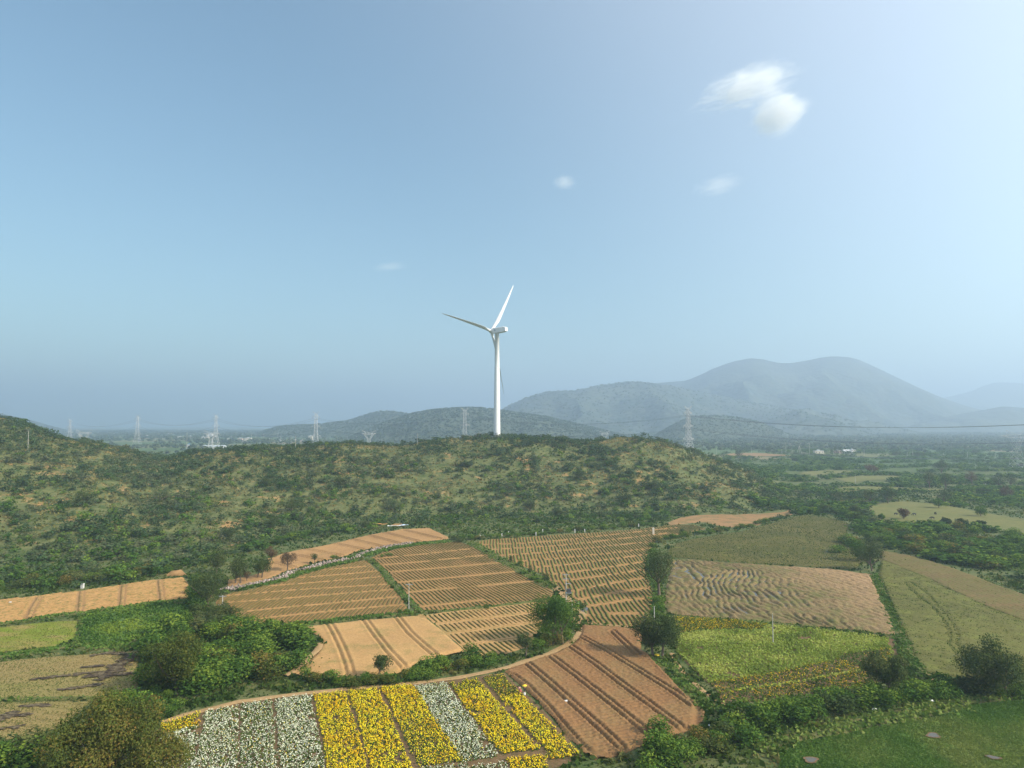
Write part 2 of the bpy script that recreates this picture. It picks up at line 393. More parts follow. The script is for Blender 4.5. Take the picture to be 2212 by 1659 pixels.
# haze: one closed box of pale air around everything that fades
hb = MB(); hb.box(-17000, 17000, -17000, 17200, -60, 720)
m, nt, out = newmat('haze'); pv = nt.nodes.new('ShaderNodeVolumePrincipled')
pv.inputs['Color'].default_value = (.57, .72, .90, 1); pv.inputs['Density'].default_value = HAZE_DENSITY; pv.inputs['Anisotropy'].default_value = .35
nt.links.new(pv.outputs[0], out.inputs['Volume'])
link('haze', hb.mesh('haze', [m]), kind='stuff')

# ------------------------------------------------------------------ fields
FIELDS = []
def sheet(name, poly, mat, z=.03, rough=True, kind='structure', parent=None, seed=1):
    p = rough_poly(poly, 2.0, .25, seed) if rough else np.array(poly)
    me = bpy.data.meshes.new(name); me.from_pydata([(a, b, z) for a, b in p], [], [tuple(range(len(p)))]); me.materials.append(mat); me.update()
    return link(name, me, parent, kind=kind)
def gridfield(name, poly, mat, res, hf, z=.12, kind='structure', seed=1, register=True):
    poly = rough_poly(poly, 2.0, .25, seed)
    if register: FIELDS.append(poly)
    x0, y0 = poly.min(0); x1, y1 = poly.max(0)
    xs = np.arange(x0, x1 + res, res); ys = np.arange(y0, y1 + res, res)
    X, Y = np.meshgrid(xs, ys); ins = inpoly(X, Y, poly)
    h = hf(X, Y); ed = smooth(distpl(X, Y, np.vstack([poly[::3], poly[:1]])) / 1.1)
    Zz = .03 + (z - .03 + h) * (.12 + .88 * ed)
    nx = len(xs); a, b = np.meshgrid(np.arange(len(ys) - 1), np.arange(nx - 1), indexing='ij')
    ok = ins[:-1, :-1] & ins[1:, :-1] & ins[:-1, 1:] & ins[1:, 1:]
    a = a[ok]; b = b[ok]
    q = np.stack([a * nx + b, a * nx + b + 1, (a + 1) * nx + b + 1, (a + 1) * nx + b], -1)
    used, inv = np.unique(q, return_inverse=True)
    V = np.stack([X, Y, Zz], -1).reshape(-1, 3)[used]
    return link(name, qmesh(name, V, inv.reshape(-1, 4), [mat], smooth_shade=True), kind=kind)
def strips(polylines, w, h, z0, seed=0, jitter=.12, wj=.25):
    """ridge prisms along polylines -> V, F, tint"""
    rng = np.random.default_rng(seed); Vs = []; Fs = []; T = []; base = 0
    for pl in polylines:
        n = len(pl)
        if n < 2: continue
        d = np.gradient(pl, axis=0); L = np.linalg.norm(d, axis=1, keepdims=True) + 1e-9; nn = np.c_[-d[:, 1], d[:, 0]] / L
        off = rng.normal(0, jitter * .35, (n, 1)); c = pl + nn * off
        ww = w * (1 + rng.uniform(-wj, wj, (n, 1))); hh = h * (1 + rng.uniform(-wj, wj, n)); hh[0] *= .3; hh[-1] *= .3
        pr = []
        for k, (s, zf) in enumerate(((-.5, 0), (-.22, .9), (.22, 1), (.5, 0))):
            pr.append(np.c_[c + nn * ww * s, z0 + hh * zf])
        V = np.stack(pr, 1).reshape(-1, 3); i = np.arange(n - 1)[:, None] * 4 + np.arange(3)[None]
        i = i.ravel(); Fs.append(np.stack([i, i + 4, i + 5, i + 1], -1) + base); Vs.append(V); base += len(V)
        T.append(np.repeat(np.clip(rng.uniform(.3, .7) + rng.normal(0, .12, n), 0, 1), 4))
    return np.concatenate(Vs), np.concatenate(Fs), np.concatenate(T)
def rows_in(poly, direction, spacing, bands, gap=.55, seg=1.0, wob=.15, seed=3, curve=None, margin=.4):
    """crop rows inside a polygon, interrupted at the cross bunds"""
    d = np.array(direction, float); d /= np.linalg.norm(d); nrm = np.array([-d[1], d[0]])
    c = poly.mean(0); r = np.abs(poly - c).max() * 1.6; rng = np.random.default_rng(seed); out = []
    for k in np.arange(-r, r, spacing):
        s = np.arange(-r, r, seg); pts = c + nrm * k + d * s[:, None]
        ph = k * .35
        pts = pts + nrm * ((fbm(pts[:, 0] * .11, pts[:, 1] * .11 + 5, seed, 2) - .5) * wob * 8)[:, None]
        if curve is not None: pts = curve(pts)
        ok = inpoly(pts[:, 0], pts[:, 1], poly)
        for b in bands: ok &= distpl(pts[:, 0], pts[:, 1], b) > gap
        e = np.flatnonzero(np.diff(np.r_[0, ok.astype(int), 0]))
        for a, b_ in zip(e[::2], e[1::2]):
            if b_ - a >= 2: out.append(pts[a:b_])
    return out
# materials of the fields
SO = (.37, .225, .118); SO2 = (.45, .285, .155)
M['soil_tan'] = soil('soil_tan', SO, SO2, (.17, .18, .08), .12, .06)
M['soil_orange'] = soil('soil_orange', (.39, .215, .112), (.47, .275, .15), (.18, .17, .07), .10, .05)
M['soil_dry'] = soil('soil_dry', (.40, .26, .15), (.47, .315, .18), (.20, .20, .09), .35, .07, fine=2.2)
M['soil_brown'] = soil('soil_brown', (.245, .125, .068), (.30, .165, .090), (.26, .17, .09), .5, .05, fine=2.6, bstr=.9)
M['ridge_soil'] = soil('ridge_soil', (.40, .25, .13), (.47, .30, .165), (.14, .16, .06), .45, .3)
def crop_mat(name, g1, g2, s, cover):
    m, nt, out = newmat(name); p = wpos(nt)
    at = N(nt, 'ShaderNodeAttribute', attribute_name='tint')
    n = noise(nt, 2.2, 4, .7, p); n2 = noise(nt, .05, 3, .6, p)
    g = mix(nt, at.outputs['Fac'], g1, g2)
    a = N(nt, 'ShaderNodeMath', operation='ADD'); nt.links.new(n.outputs[0], a.inputs[0]); nt.links.new(n2.outputs[0], a.inputs[1])
    col = mix(nt, step(nt, a.outputs[0], 1.02 - cover * 2, .84 - cover * 2), g, s)
    finish(nt, out, col, .95, n.outputs[0], .8, .15); return m
M['crop_olive'] = crop_mat('crop_olive', (.085, .085, .035), (.14, .14, .055), (.34, .22, .12), .02)
M['crop_thin'] = crop_mat('crop_thin', (.15, .13, .06), (.20, .18, .085), (.38, .25, .14), .12)
M['crop_green'] = crop_mat('crop_green', (.085, .105, .04), (.15, .17, .065), (.36, .235, .13), .06)
M['verge'] = foliage('verge_grass', [(0, (.045, .095, .025)), (.5, (.085, .15, .04)), (1, (.17, .20, .07))], .25, .15)

# generic leaf-card builder
def cards(Cn, Nr, size, rng, asp=.62):
    n = len(Cn); Nr = Nr / (np.linalg.norm(Nr, axis=1, keepdims=True) + 1e-9)
    t = rng.normal(size=(n, 3)); t -= (t * Nr).sum(1, keepdims=True) * Nr; t /= np.linalg.norm(t, axis=1, keepdims=True) + 1e-9
    b = np.cross(Nr, t); s = np.asarray(size).reshape(-1, 1) * .5 * np.ones((n, 1))
    j = lambda: rng.uniform(.7, 1.25, (n, 1))
    V = np.stack([Cn + t * s * j() + Nr * s * .2, Cn + b * s * asp * j(), Cn - t * s * j() - Nr * s * .25, Cn - b * s * asp * j()], 1)
    return V.reshape(-1, 3)
def card_faces(n): return np.arange(4 * n).reshape(-1, 4)
def tufts(name, pts, hgt, mat, seed=0, per=3, parent=None, kind='stuff', tint=None, width=.5):
    """short upright grassy cards scattered over points (x, y, z)"""
    rng = np.random.default_rng(seed); n = len(pts); pts = np.repeat(pts, per, 0); k = len(pts)
    h = np.repeat(np.asarray(hgt) * np.ones(n), per) * rng.uniform(.6, 1.3, k)
    c = pts + np.c_[rng.normal(0, .35, (k, 2)) * h[:, None], h * .35]
    nr = np.c_[rng.normal(0, 1, (k, 2)), rng.uniform(.2, 1.2, k)]
    V = cards(c, nr, h * 1.3, rng, .7); 
    tt = np.repeat(tint if tint is not None else rng.uniform(0, 1, n), per) + rng.normal(0, .1, k)
    return link(name, qmesh(name, V, card_faces(k), [mat], {'tint': np.repeat(np.clip(tt, 0, 1), 4)}), parent, kind=kind)

def field_rows(name, poly, soilm, cropm, direction, spacing, bands, w=.55, h=.28, bw=.6, bh=.22, seed=1, curve=None, gap=.6, childname='crop_rows', segs=1.0, wob=.1):
    poly = np.array(poly); FIELDS.append(poly)
    root = sheet(name, poly, soilm, .03, seed=seed)
    pl = rows_in(poly, direction, spacing, bands, gap, segs, wob, seed, curve)
    V, Fc, T = strips(pl, w, h, .034, seed)
    link(childname, qmesh(childname, V, Fc, [cropm], {'tint': T}), root, kind='stuff')
    if bands:
        bl = []
        for b in bands:
            r_ = resample(b, 1.2); ok = inpoly(r_[:, 0], r_[:, 1], poly); r_ = r_[ok]
            if len(r_) > 2: bl.append(r_)
        for r_ in bl:
            V, Fc, T = strips([r_], bw, bh, .036, seed + 9, wj=.2)
            link('bund', qmesh('bund', V, Fc, [M['ridge_soil']], {'tint': T}), root)
    return root

# F7 left furrowed field
f7 = PL(Z(zA, (30, 770), (110, 700), (250, 660), (480, 620), (700, 555), (980, 470), (1230, 400), (1500, 345), (1690, 305), (1760, 370), (1850, 440), (1930, 540), (2010, 630), (2100, 740), (2150, 830), (2180, 880), (1900, 905), (1500, 950), (1100, 1000), (900, 1010), (450, 1010), (230, 930), (90, 880)))
b7 = [PL(Z(zA, *q)) for q in [[(1240, 415), (1780, 368)], [(940, 502), (1400, 468), (1860, 425)], [(640, 592), (1200, 548), (1900, 487)], [(110, 705), (600, 662), (1000, 630), (1940, 572)], [(130, 778), (700, 738), (1200, 695), (2010, 630)],
      [(220, 892), (700, 838), (1300, 785), (2090, 705)], [(420, 965), (900, 910), (1500, 850), (2150, 795)]]]
field_rows('furrowed_field', f7, M['soil_tan'], M['crop_thin'], (0.6, 13), 1.05, b7, w=.55, h=.26, bw=.45, bh=.16, gap=.4, seed=7, childname='furrow_ridges')
# F8 centre field
f8 = PL(Z(zB, (75, 290), (200, 230), (420, 170), (700, 130), (1060, 95), (1230, 165), (1400, 250), (1560, 335), (1740, 425), (1950, 540), (2120, 655), (2080, 735), (1700, 785), (1300, 825), (900, 865), (650, 878), (560, 750), (430, 600), (300, 460), (200, 380), (130, 310)))
b8 = [PL(Z(zB, *q)) for q in [[(150, 290), (720, 235), (1270, 172)], [(205, 362), (800, 310), (1390, 248)], [(260, 442), (900, 390), (1560, 333)], [(390, 552), (1000, 500), (1740, 428)], [(490, 662), (1200, 600), (1950, 533)], [(620, 822), (1300, 755), (2130, 665)]]]
field_rows('furrowed_field', f8, M['soil_tan'], M['crop_olive'], (3.8, -8.8), 1.15, b8, w=.46, h=.22, bw=.38, bh=.12, gap=.38, seed=8)
# F10 lower field right of the plain one
f10 = PL(R(6, (1460, 340), (1700, 305)) + Z(zB, (900, 880), (1300, 842), (1700, 795), (2030, 755)) + R(7, (330, 190), (300, 330), (220, 480), (150, 610)) + R(6, (2140, 680), (1960, 705), (1840, 670), (1640, 500)))
b10 = [PL(R(6, (1540, 415), (2212, 335), (2500, 300))), PL(R(6, (1650, 497), (2212, 425), (2500, 395))), PL(R(6, (1780, 603), (2212, 540), (2400, 520)))]
field_rows('furrowed_field', f10, M['soil_dry'], M['crop_olive'], (3.8, -8.8), 1.15, b10, w=.46, h=.22, bw=.4, bh=.12, gap=.42, seed=24, wob=.05)
# F11 big terraced field
f11 = PL(Z(zC, (45, 325), (250, 295), (600, 275), (1000, 245), (1500, 215), (1900, 180), (2212, 140)) + R(3, (1560, 1215), (1660, 1240), (1680, 1252), (1500, 1290), (1300, 1330)) +
         Z(zC, (2040, 310), (2030, 400), (1980, 470), (1935, 560), (1935, 640), (1975, 720), (2035, 860), (2025, 1000), (2000, 1100), (1960, 1244)) + R(7, (1130, 440), (850, 432), (590, 392), (590, 330), (620, 290)) +
         Z(zC, (1290, 1050), (1100, 910), (1000, 850), (880, 760), (800, 690), (600, 600), (430, 540), (250, 430)))
b11 = [PL(Z(zC, *q)) for q in [[(150, 355), (600, 340), (1000, 310), (1700, 232), (2300, 165)], [(220, 410), (600, 390), (1000, 365), (1500, 310), (2212, 225)], [(320, 475), (800, 445), (1400, 385), (2040, 318)], [(430, 545), (900, 515), (1500, 455), (2030, 395)],
       [(640, 615), (1100, 575), (1960, 465)], [(830, 695), (1400, 625), (1930, 545)], [(890, 775), (1400, 710), (1930, 630)], [(1110, 875), (1500, 795), (1970, 715)], [(1180, 968), (1580, 890), (2020, 825)], [(1290, 1043), (1700, 975), (2030, 940)], [(1280, 1135), (1600, 1120), (2010, 1108)]]]
field_rows('terraced_field', f11, M['soil_tan'], M['crop_green'], (-.25, 10), 1.22, b11, w=.62, h=.30, bw=.30, bh=.10, gap=.38, seed=11, wob=.12, segs=1.3)
# F1 left strip field
f1 = PL([(-260, 1330), (-120, 1312)] + R(5, (0, 210), (380, 166), (700, 128), (1040, 78), (1370, 32), (1590, 15), (1650, 100), (1640, 190), (1390, 218), (1040, 268), (700, 312), (230, 372), (0, 405)) + [(-120, 1362), (-260, 1385)])
b1 = [PL(R(5, (340, 180), (285, 270), (240, 372))), PL(R(5, (705, 125), (695, 220), (685, 310))), PL(R(5, (1065, 72), (1055, 170), (1045, 265))), PL(R(5, (1375, 30), (1385, 120), (1400, 218))), PL([(-60, 1305), (-95, 1358)])]
field_rows('furrowed_field', f1, M['soil_orange'], M['ridge_soil'], tuple(np.array(P(345, 1276)) - np.array(P(57, 1318))), 1.1, b1, w=.55, h=.22, bw=1.0, bh=.3, gap=.7, seed=12, childname='furrow_ridges', segs=.5)
# F6 upper orange strip
f6 = PL(R(2, (1665, 1325), (1500, 1248), (1280, 1258), (1000, 1303), (800, 1350), (500, 1420), (250, 1460), (90, 1520), (60, 1640), (-250, 1700), (-250, 1780), (0, 1740), (200, 1650), (330, 1600), (540, 1540), (780, 1490), (900, 1440), (1100, 1418), (1400, 1370), (1660, 1342)))
def pairs(pls, off=.55, amp=.34, bw=.45):
    pls = [np.array(p) for p in pls]
    def h(x, y):
        z = 0
        for p in pls:
            d = distpl(x, y, p)
            wob = .8 + .5 * vnoise(x * .9, y * .9, 5)
            z = z + amp * .35 * np.exp(-(d / bw) ** 2) - amp * wob * np.exp(-((d - off) / (bw * .42)) ** 4) + amp * .3 * np.exp(-((d - off * 2.0) / (bw * .5)) ** 2)
        return z
    return h
h6 = pairs([PL(R(2, *q)) for q in [[(1280, 1268), (1580, 1342)], [(1090, 1285), (1410, 1368)], [(950, 1308), (1260, 1390)], [(810, 1345), (1110, 1416)], [(650, 1378), (950, 1442)], [(420, 1432), (770, 1495)], [(350, 1486), (610, 1540)], [(150, 1550), (330, 1595)]]], .8, .5, 1.0)
d6 = np.array(P(700, 1197)) - np.array(P(620, 1212)); d6 = d6 / np.linalg.norm(d6)
def hf6(x, y):
    k = -x * d6[1] + y * d6[0]
    return h6(x, y) + .10 * np.sin(k * 2 * PI / 1.3) + .05 * (vnoise(x * 2, y * 2, 3) - .5)
gridfield('ploughed_field', f6, M['soil_orange'], .38, hf6, .40, seed=6)
# F9 plain seedbed
f9 = PL(R(6, (430, 442), (900, 392), (1450, 340), (1640, 500), (1830, 672), (1600, 700), (1430, 745), (1300, 835), (1100, 860), (850, 880), (680, 885), (430, 880), (300, 860), (400, 780), (500, 690), (580, 610), (560, 550)))
h9 = pairs([PL(R(6, *q)) for q in [[(630, 420), (690, 530), (745, 650), (790, 770), (815, 870)], [(940, 390), (1030, 520), (1140, 660), (1300, 830)], [(1215, 365), (1320, 500), (1440, 610), (1560, 710)]]], .62, .36, .55)
d9 = np.array(P(1000, 1380)) - np.array(P(760, 1405)); d9 = d9 / np.linalg.norm(d9)
def hf9(x, y):
    k = -x * d9[1] + y * d9[0] + (fbm(x * .1, y * .1, 2) - .5) * 1.2
    return h9(x, y) + .035 * np.sin(k * 2 * PI / .9) + .05 * (vnoise(x * 2, y * 2, 8) - .5)
gridfield('seedbed_field', f9, M['soil_dry'], .3, hf9, .40, seed=9)
# F12 brown ploughed field
f12 = PL(R(7, (-60, 830), (0, 790), (140, 745), (300, 690), (420, 645), (500, 610), (560, 560), (590, 500), (600, 425), (870, 440), (1110, 468), (1120, 560), (1120, 640), (1220, 700), (1290, 780), (1380, 880), (1520, 1020), (1600, 1110), (1665, 1195), (1650, 1270), (1600, 1315), (1480, 1370), (1230, 1440), (1000, 1530), (870, 1575), (770, 1598), (690, 1585), (600, 1520), (500, 1410), (400, 1290), (300, 1170), (200, 1065), (100, 970), (0, 880)))
p12 = [PL(R(7, *q)) for q in [[(870, 490), (1080, 692)], [(600, 540), (800, 645), (1130, 850), (1400, 1020), (1560, 1135)], [(505, 622), (720, 770), (950, 950), (1250, 1170), (1480, 1345)], [(335, 708), (560, 880), (800, 1070), (1020, 1250), (1225, 1420)], [(135, 772), (340, 950), (560, 1150), (740, 1310), (935, 1495)]]]
e12 = PL(R(7, (0, 870), (110, 955), (300, 1150), (450, 1330), (600, 1500), (700, 1575)))
e12b = PL(R(7, (1215, 705), (1300, 790), (1520, 1020), (1640, 1170)))
h12 = pairs(p12, .62, .42, .5); h12b = pairs([e12, e12b], .6, .36, .5)
d12 = np.array(P(1356, 1627)) - np.array(P(1140, 1437)); d12 = d12 / np.linalg.norm(d12)
def hf12(x, y):
    k = x * d12[0] + y * d12[1] + (fbm(x * .12, y * .12, 4) - .5) * .8
    return h12(x, y) + h12b(x, y) + .06 * np.sin(k * 2 * PI / 1.0) + .17 * (vnoise(x * 2.4, y * 2.4, 8) - .5) + .12 * (vnoise(x * 5, y * 5, 9) - .5)
gridfield('ploughed_field', f12, M['soil_brown'], .2, hf12, .42, seed=13)
# F13 rutted wet stubble field
f13 = PL([(1440, 1208), (1500, 1210), (1600, 1218), (1700, 1224), (1800, 1230), (1880, 1242), (1897, 1275), (1915, 1310), (1930, 1345), (1941, 1374), (1830, 1362), (1700, 1350), (1600, 1341), (1500, 1332), (1440, 1326), (1432, 1295), (1440, 1260), (1448, 1235)])
c13 = np.array(P(1520, 1268)); c13b = np.array(P(1660, 1280))
def hf13(x, y):
    w = (fbm(x * .045, y * .045, 14, 3) - .5) * 14
    u_ = x + w * 1.1 + (fbm(x * .2, y * .16, 77, 2) - .5) * 3 - (y - c13[1]) * .12
    wl_ = np.exp(-(((x - c13[0]) / 13) ** 2)) + .9 * np.exp(-(((x - c13b[0]) / 11) ** 2)) * (fbm(x * .08, y * .08, 5) > .42)
    wl_ = np.clip(wl_, 0, 1) * smooth((fbm(x * .07, y * .05, 33) - .25) * 5)
    base = .5 - 1.5 * np.abs(np.cos(.5 * u_ * 2 * PI / 2.1)) ** 4 + .25 * (vnoise(x * .8, y * .8, 41) - .5)
    fine = (vnoise(x * 1.4, y * .6, 6) - .5) * .28 + (vnoise(x * 3, y * 3, 16) - .5) * .12
    return wl_ * (.12 + .26 * vnoise(x * .12, y * .12, 19)) * base + fine + .07 * (1 - wl_) * np.sin((x * .93 + y * .36 + w * .3) * 2 * PI / 2.4) + .05
m, nt, out = newmat('wet_stubble'); p = wpos(nt); sx = N(nt, 'ShaderNodeSeparateXYZ'); nt.links.new(p, sx.inputs[0])
n1 = noise(nt, .06, 5, .65, p); n2 = noise(nt, 2.0, 5, .75, p); n3 = noise(nt, .22, 4, .7, p)
cc = mix(nt, step(nt, n2.outputs[0], .36, .66), (.13, .10, .055), (.36, .285, .165))
cc = mix(nt, step(nt, n3.outputs[0], .45, .60), cc, (.18, .19, .075))
dry = mix(nt, step(nt, n2.outputs[0], .3, .6), (.30, .20, .125), (.46, .34, .215))
gx_ = N(nt, 'ShaderNodeMath', operation='MULTIPLY_ADD'); nt.links.new(n1.outputs[0], gx_.inputs[0]); gx_.inputs[1].default_value = 40; nt.links.new(sx.outputs[0], gx_.inputs[2])
xd = P(1790, 1300)[0]
cc = mix(nt, step(nt, gx_.outputs[0], xd + 14, xd + 42), cc, dry)
finish(nt, out, cc, .9, n2.outputs[0], .9, .25); M['wet_stubble'] = m
gridfield('rutted_field', f13, M['wet_stubble'], .26, hf13, .30, seed=14)
m, nt, out = newmat('rut_water'); b_ = finish(nt, out, (.11, .10, .08), .25, spec=.25); M['water'] = m
sheet('rut_water', PL([(1450, 1215), (1610, 1222), (1740, 1232), (1770, 1325), (1600, 1335), (1455, 1322), (1445, 1270)]), M['water'], .085)
# grass fields
def grassmat(name, cols, sc1=.05, sc2=.5, gr=1.5, th1=(.4, .6), th2=(.45, .7), streak=None, bd=.2):
    m, nt, out = newmat(name); p = wpos(nt); v = p
    if streak:
        mp = N(nt, 'ShaderNodeMapping'); mp.inputs['Rotation'].default_value = (0, 0, streak[0]); mp.inputs['Scale'].default_value = (streak[1], 1, 1)
        nt.links.new(p, mp.inputs[0]); v = mp.outputs[0]
    a = noise(nt, sc1, 5, .6, v); b = noise(nt, sc2, 5, .7, v); c = noise(nt, gr, 5, .75, p)
    col = mix(nt, step(nt, a.outputs[0], *th1), cols[0], cols[1])
    col = mix(nt, step(nt, b.outputs[0], *th2), col, cols[2])
    col = mix(nt, step(nt, c.outputs[0], .3, .65), mix(nt, .45, col, cols[3]), col)
    finish(nt, out, col, .97, c.outputs[0], .8, bd); return m
M['g_olive'] = grassmat('olive_grass', [(.125, .12, .052), (.165, .155, .065), (.20, .21, .075), (.09, .07, .04)], .03, .25)
M['g_olive2'] = grassmat('dark_olive_grass', [(.095, .105, .04), (.14, .135, .06), (.19, .21, .07), (.09, .065, .04)], .045, .2, th2=(.55, .7))
M['g_meadow'] = grassmat('meadow_grass', [(.06, .12, .03), (.105, .145, .042), (.17, .16, .065), (.045, .07, .025)], .05, .35, th2=(.5, .75))
M['g_stubble'] = grassmat('pale_stubble', [(.32, .27, .15), (.26, .26, .12), (.20, .25, .07), (.20, .17, .09)], .06, .2, th2=(.55, .75), streak=(.3, .35))
M['g_lime'] = grassmat('lime_grass', [(.21, .24, .08), (.17, .28, .04), (.32, .29, .16), (.16, .16, .07)], .045, .16, th2=(.5, .62), streak=(.25, .4))
M['g_plot'] = grassmat('green_plot', [(.06, .12, .04), (.11, .17, .06), (.13, .20, .06), (.05, .08, .03)], .06, .3)
M['g_pale'] = grassmat('pale_meadow', [(.16, .18, .07), (.20, .20, .085), (.25, .24, .11), (.10, .12, .05)], .04, .2)
M['g_red'] = soil('red_earth', (.36, .19, .11), (.42, .25, .15), (.15, .15, .07), .5, .08, fine=1.0)
f14 = PL([(1440, 1190), (1462, 1172), (1520, 1160), (1600, 1148), (1660, 1132), (1700, 1120), (1740, 1112), (1800, 1120), (1835, 1130), (1830, 1165), (1845, 1190), (1868, 1212), (1852, 1232), (1700, 1222), (1600, 1216), (1440, 1204)])
f15 = PL([(1905, 1199), (1960, 1203), (2059, 1232), (2130, 1255), (2212, 1288), (2420, 1360), (2500, 1500), (2212, 1452), (2110, 1468), (2050, 1462), (1993, 1456), (1975, 1430), (1955, 1380), (1925, 1310), (1897, 1240)])
f17 = PL([(1690, 1760), (1683, 1659), (1684, 1629), (1722, 1607), (1780, 1596), (1834, 1587), (1909, 1569), (1980, 1560), (2034, 1549), (2094, 1527), (2150, 1520), (2212, 1515), (2500, 1500), (2700, 1760)])
f2 = PL(R(5, (745, 335), (1000, 292), (1380, 240), (1645, 262), (1660, 420), (1500, 430), (1250, 490), (1100, 585), (850, 620), (700, 600), (690, 450)))
f3 = PL([(-260, 1395), (-100, 1372)] + R(5, (0, 440), (400, 400), (690, 385), (680, 480), (640, 560), (500, 610), (0, 665)) + [(-100, 1425), (-260, 1450)])
f4 = PL([(-260, 1480), (-100, 1448)] + R(5, (0, 740), (400, 700), (750, 680), (1200, 640), (1215, 850), (1190, 1000), (1000, 1060), (800, 1085), (500, 1065), (0, 1085)) + [(-100, 1530), (-260, 1570)])
f5 = PL([(-260, 1580), (-100, 1540)] + R(5, (0, 1095), (500, 1075), (780, 1095), (700, 1180), (500, 1330), (250, 1400), (0, 1420)) + [(-100, 1650), (-260, 1700)])
for q in (f14, f15, f17, f2, f3, f4, f5): FIELDS.append(q)
def hsoft(a=.12, fr=1.2, s=4): return lambda x, y: a * (fbm(x * fr, y * fr, s, 3) - .5)
gridfield('olive_field', f14, M['g_olive2'], .8, hsoft(.3, .8), .2, register=False)
tr = [PL(R(8, *q)) for q in [[(1180, 60), (1290, 170), (1420, 270), (1530, 400), (1580, 520), (1560, 590), (1640, 680)], [(1240, 60), (1390, 170), (1500, 300), (1600, 420), (1650, 520), (1630, 600), (1700, 700)]]]
ptop = PL([(1900, 1190), (1960, 1200), (2059, 1228), (2212, 1286), (2420, 1360), (2420, 1420), (2212, 1346), (2100, 1300), (2000, 1250), (1930, 1222), (1900, 1210)])
dp = np.array(P(2212, 1315)) - np.array(P(1930, 1210)); dp = dp / np.linalg.norm(dp)
def hf15(x, y):
    z = .25 * (fbm(x * .9, y * .9, 5, 3) - .5)
    for t in tr: z = z - .22 * np.exp(-(distpl(x, y, t) / .35) ** 2)
    k = -x * dp[1] + y * dp[0] + (fbm(x * .06, y * .06, 2) - .5) * 3
    return z + .14 * inpoly(x, y, ptop) * np.sin(k * 2 * PI / 1.5)
gridfield('olive_field', f15, M['g_olive'], .45, hf15, .34, register=False)
M['soil_stripe'] = soil('soil_stripe', (.17, .115, .07), (.21, .15, .09), (.15, .155, .06), .75, .05, fine=1.3, streak=(-math.atan2(dp[1], dp[0]), .12))
def hstripe(x, y):
    k = -x * dp[1] + y * dp[0] + (fbm(x * .06, y * .06, 2) - .5) * 3
    return .16 * np.sin(k * 2 * PI / 1.5) + .2 * (fbm(x, y, 3, 2) - .5)
gridfield('ploughed_field', ptop, M['soil_stripe'], .45, hstripe, .46, seed=4)
gridfield('meadow', f17, M['g_meadow'], .5, hsoft(.3, .9), .2, register=False)
gridfield('green_plot', f2, M['g_plot'], .45, hsoft(.5, 1.0), .3, register=False)
gridfield('lime_field', f3, M['g_lime'], .6, hsoft(.15), .15, register=False)
gridfield('stubble_field', f4, M['g_stubble'], .45, hsoft(.15, 1.5), .15, register=False)
gridfield('stubble_field', f5, M['g_stubble'], .45, lambda x, y: .08 * np.sin((y * .97 + x * .25) * 2 * PI / 2.2) + .1 * (fbm(x, y, 3) - .5), .2, register=False)
M['ash'] = soil('ash', (.035, .024, .018), (.06, .042, .03), (.20, .16, .09), .6, .4, fine=1.8)
def burn(pts, w0, seed):
    pl = resample(PL(R(5, *pts)), .6); rng = np.random.default_rng(seed); n = len(pl)
    d = np.gradient(pl, axis=0); nn = np.c_[-d[:, 1], d[:, 0]] / (np.linalg.norm(d, axis=1, keepdims=True) + 1e-9)
    t = np.linspace(0, 1, n); w = w0 * np.sin(PI * np.clip(t, .04, .96)) ** .5
    a = w * (.35 + 1.3 * fbm(pl[:, 0] * .9, pl[:, 1] * .9, seed, 3)) * .7; b = w * (.35 + 1.3 * fbm(pl[:, 0] * .9 + 50, pl[:, 1] * .9, seed, 3)) * .7
    k = int(n * 5 * w0 + 8); j = rng.integers(0, n, k); s = rng.uniform(-1, 1, k); c = pl[j] + nn[j] * (np.where(s > 0, a[j], b[j]) * s)[:, None]
    an = rng.uniform(0, 2 * PI, (k, 1)) + np.arange(5)[None] * 2 * PI / 5; r_ = rng.uniform(.12, .5, (k, 1)) * rng.uniform(.6, 1.4, (k, 5))
    V = np.stack([c[:, :1] + np.cos(an) * r_ * 1.5, c[:, 1:] + np.sin(an) * r_ * .8, np.repeat(.33 + np.arange(k)[:, None] * .0004 % .08, 5, 1)], -1).reshape(-1, 3)
    link('burnt_patch', qmesh('burnt_patch', V, np.arange(5 * k).reshape(-1, 5), [M['ash']]), kind='structure')
for k, (q, w) in enumerate([([(800, 700), (900, 680), (1000, 675), (1100, 690)], .9), ([(720, 800), (800, 795), (900, 785), (1000, 790)], .8), ([(1150, 690), (1080, 740), (1020, 800), (960, 860), (860, 910)], 2.4),
                            ([(290, 905), (420, 890), (600, 870), (760, 850), (880, 840)], .9), ([(740, 890), (860, 850), (960, 840), (1060, 830)], 1.4), ([(520, 995), (640, 985), (760, 965), (880, 945)], 1.1), ([(190, 1140), (300, 1135), (430, 1132)], .8),
                            ([(0, 1260), (60, 1220), (130, 1190)], 2.0), ([(100, 1320), (200, 1305)], .9), ([(800, 880), (900, 880), (1150, 850)], 1.2), ([(170, 1215), (260, 1210)], .7), ([(0, 1335), (60, 1325)], .6)]): burn(q, w, k)
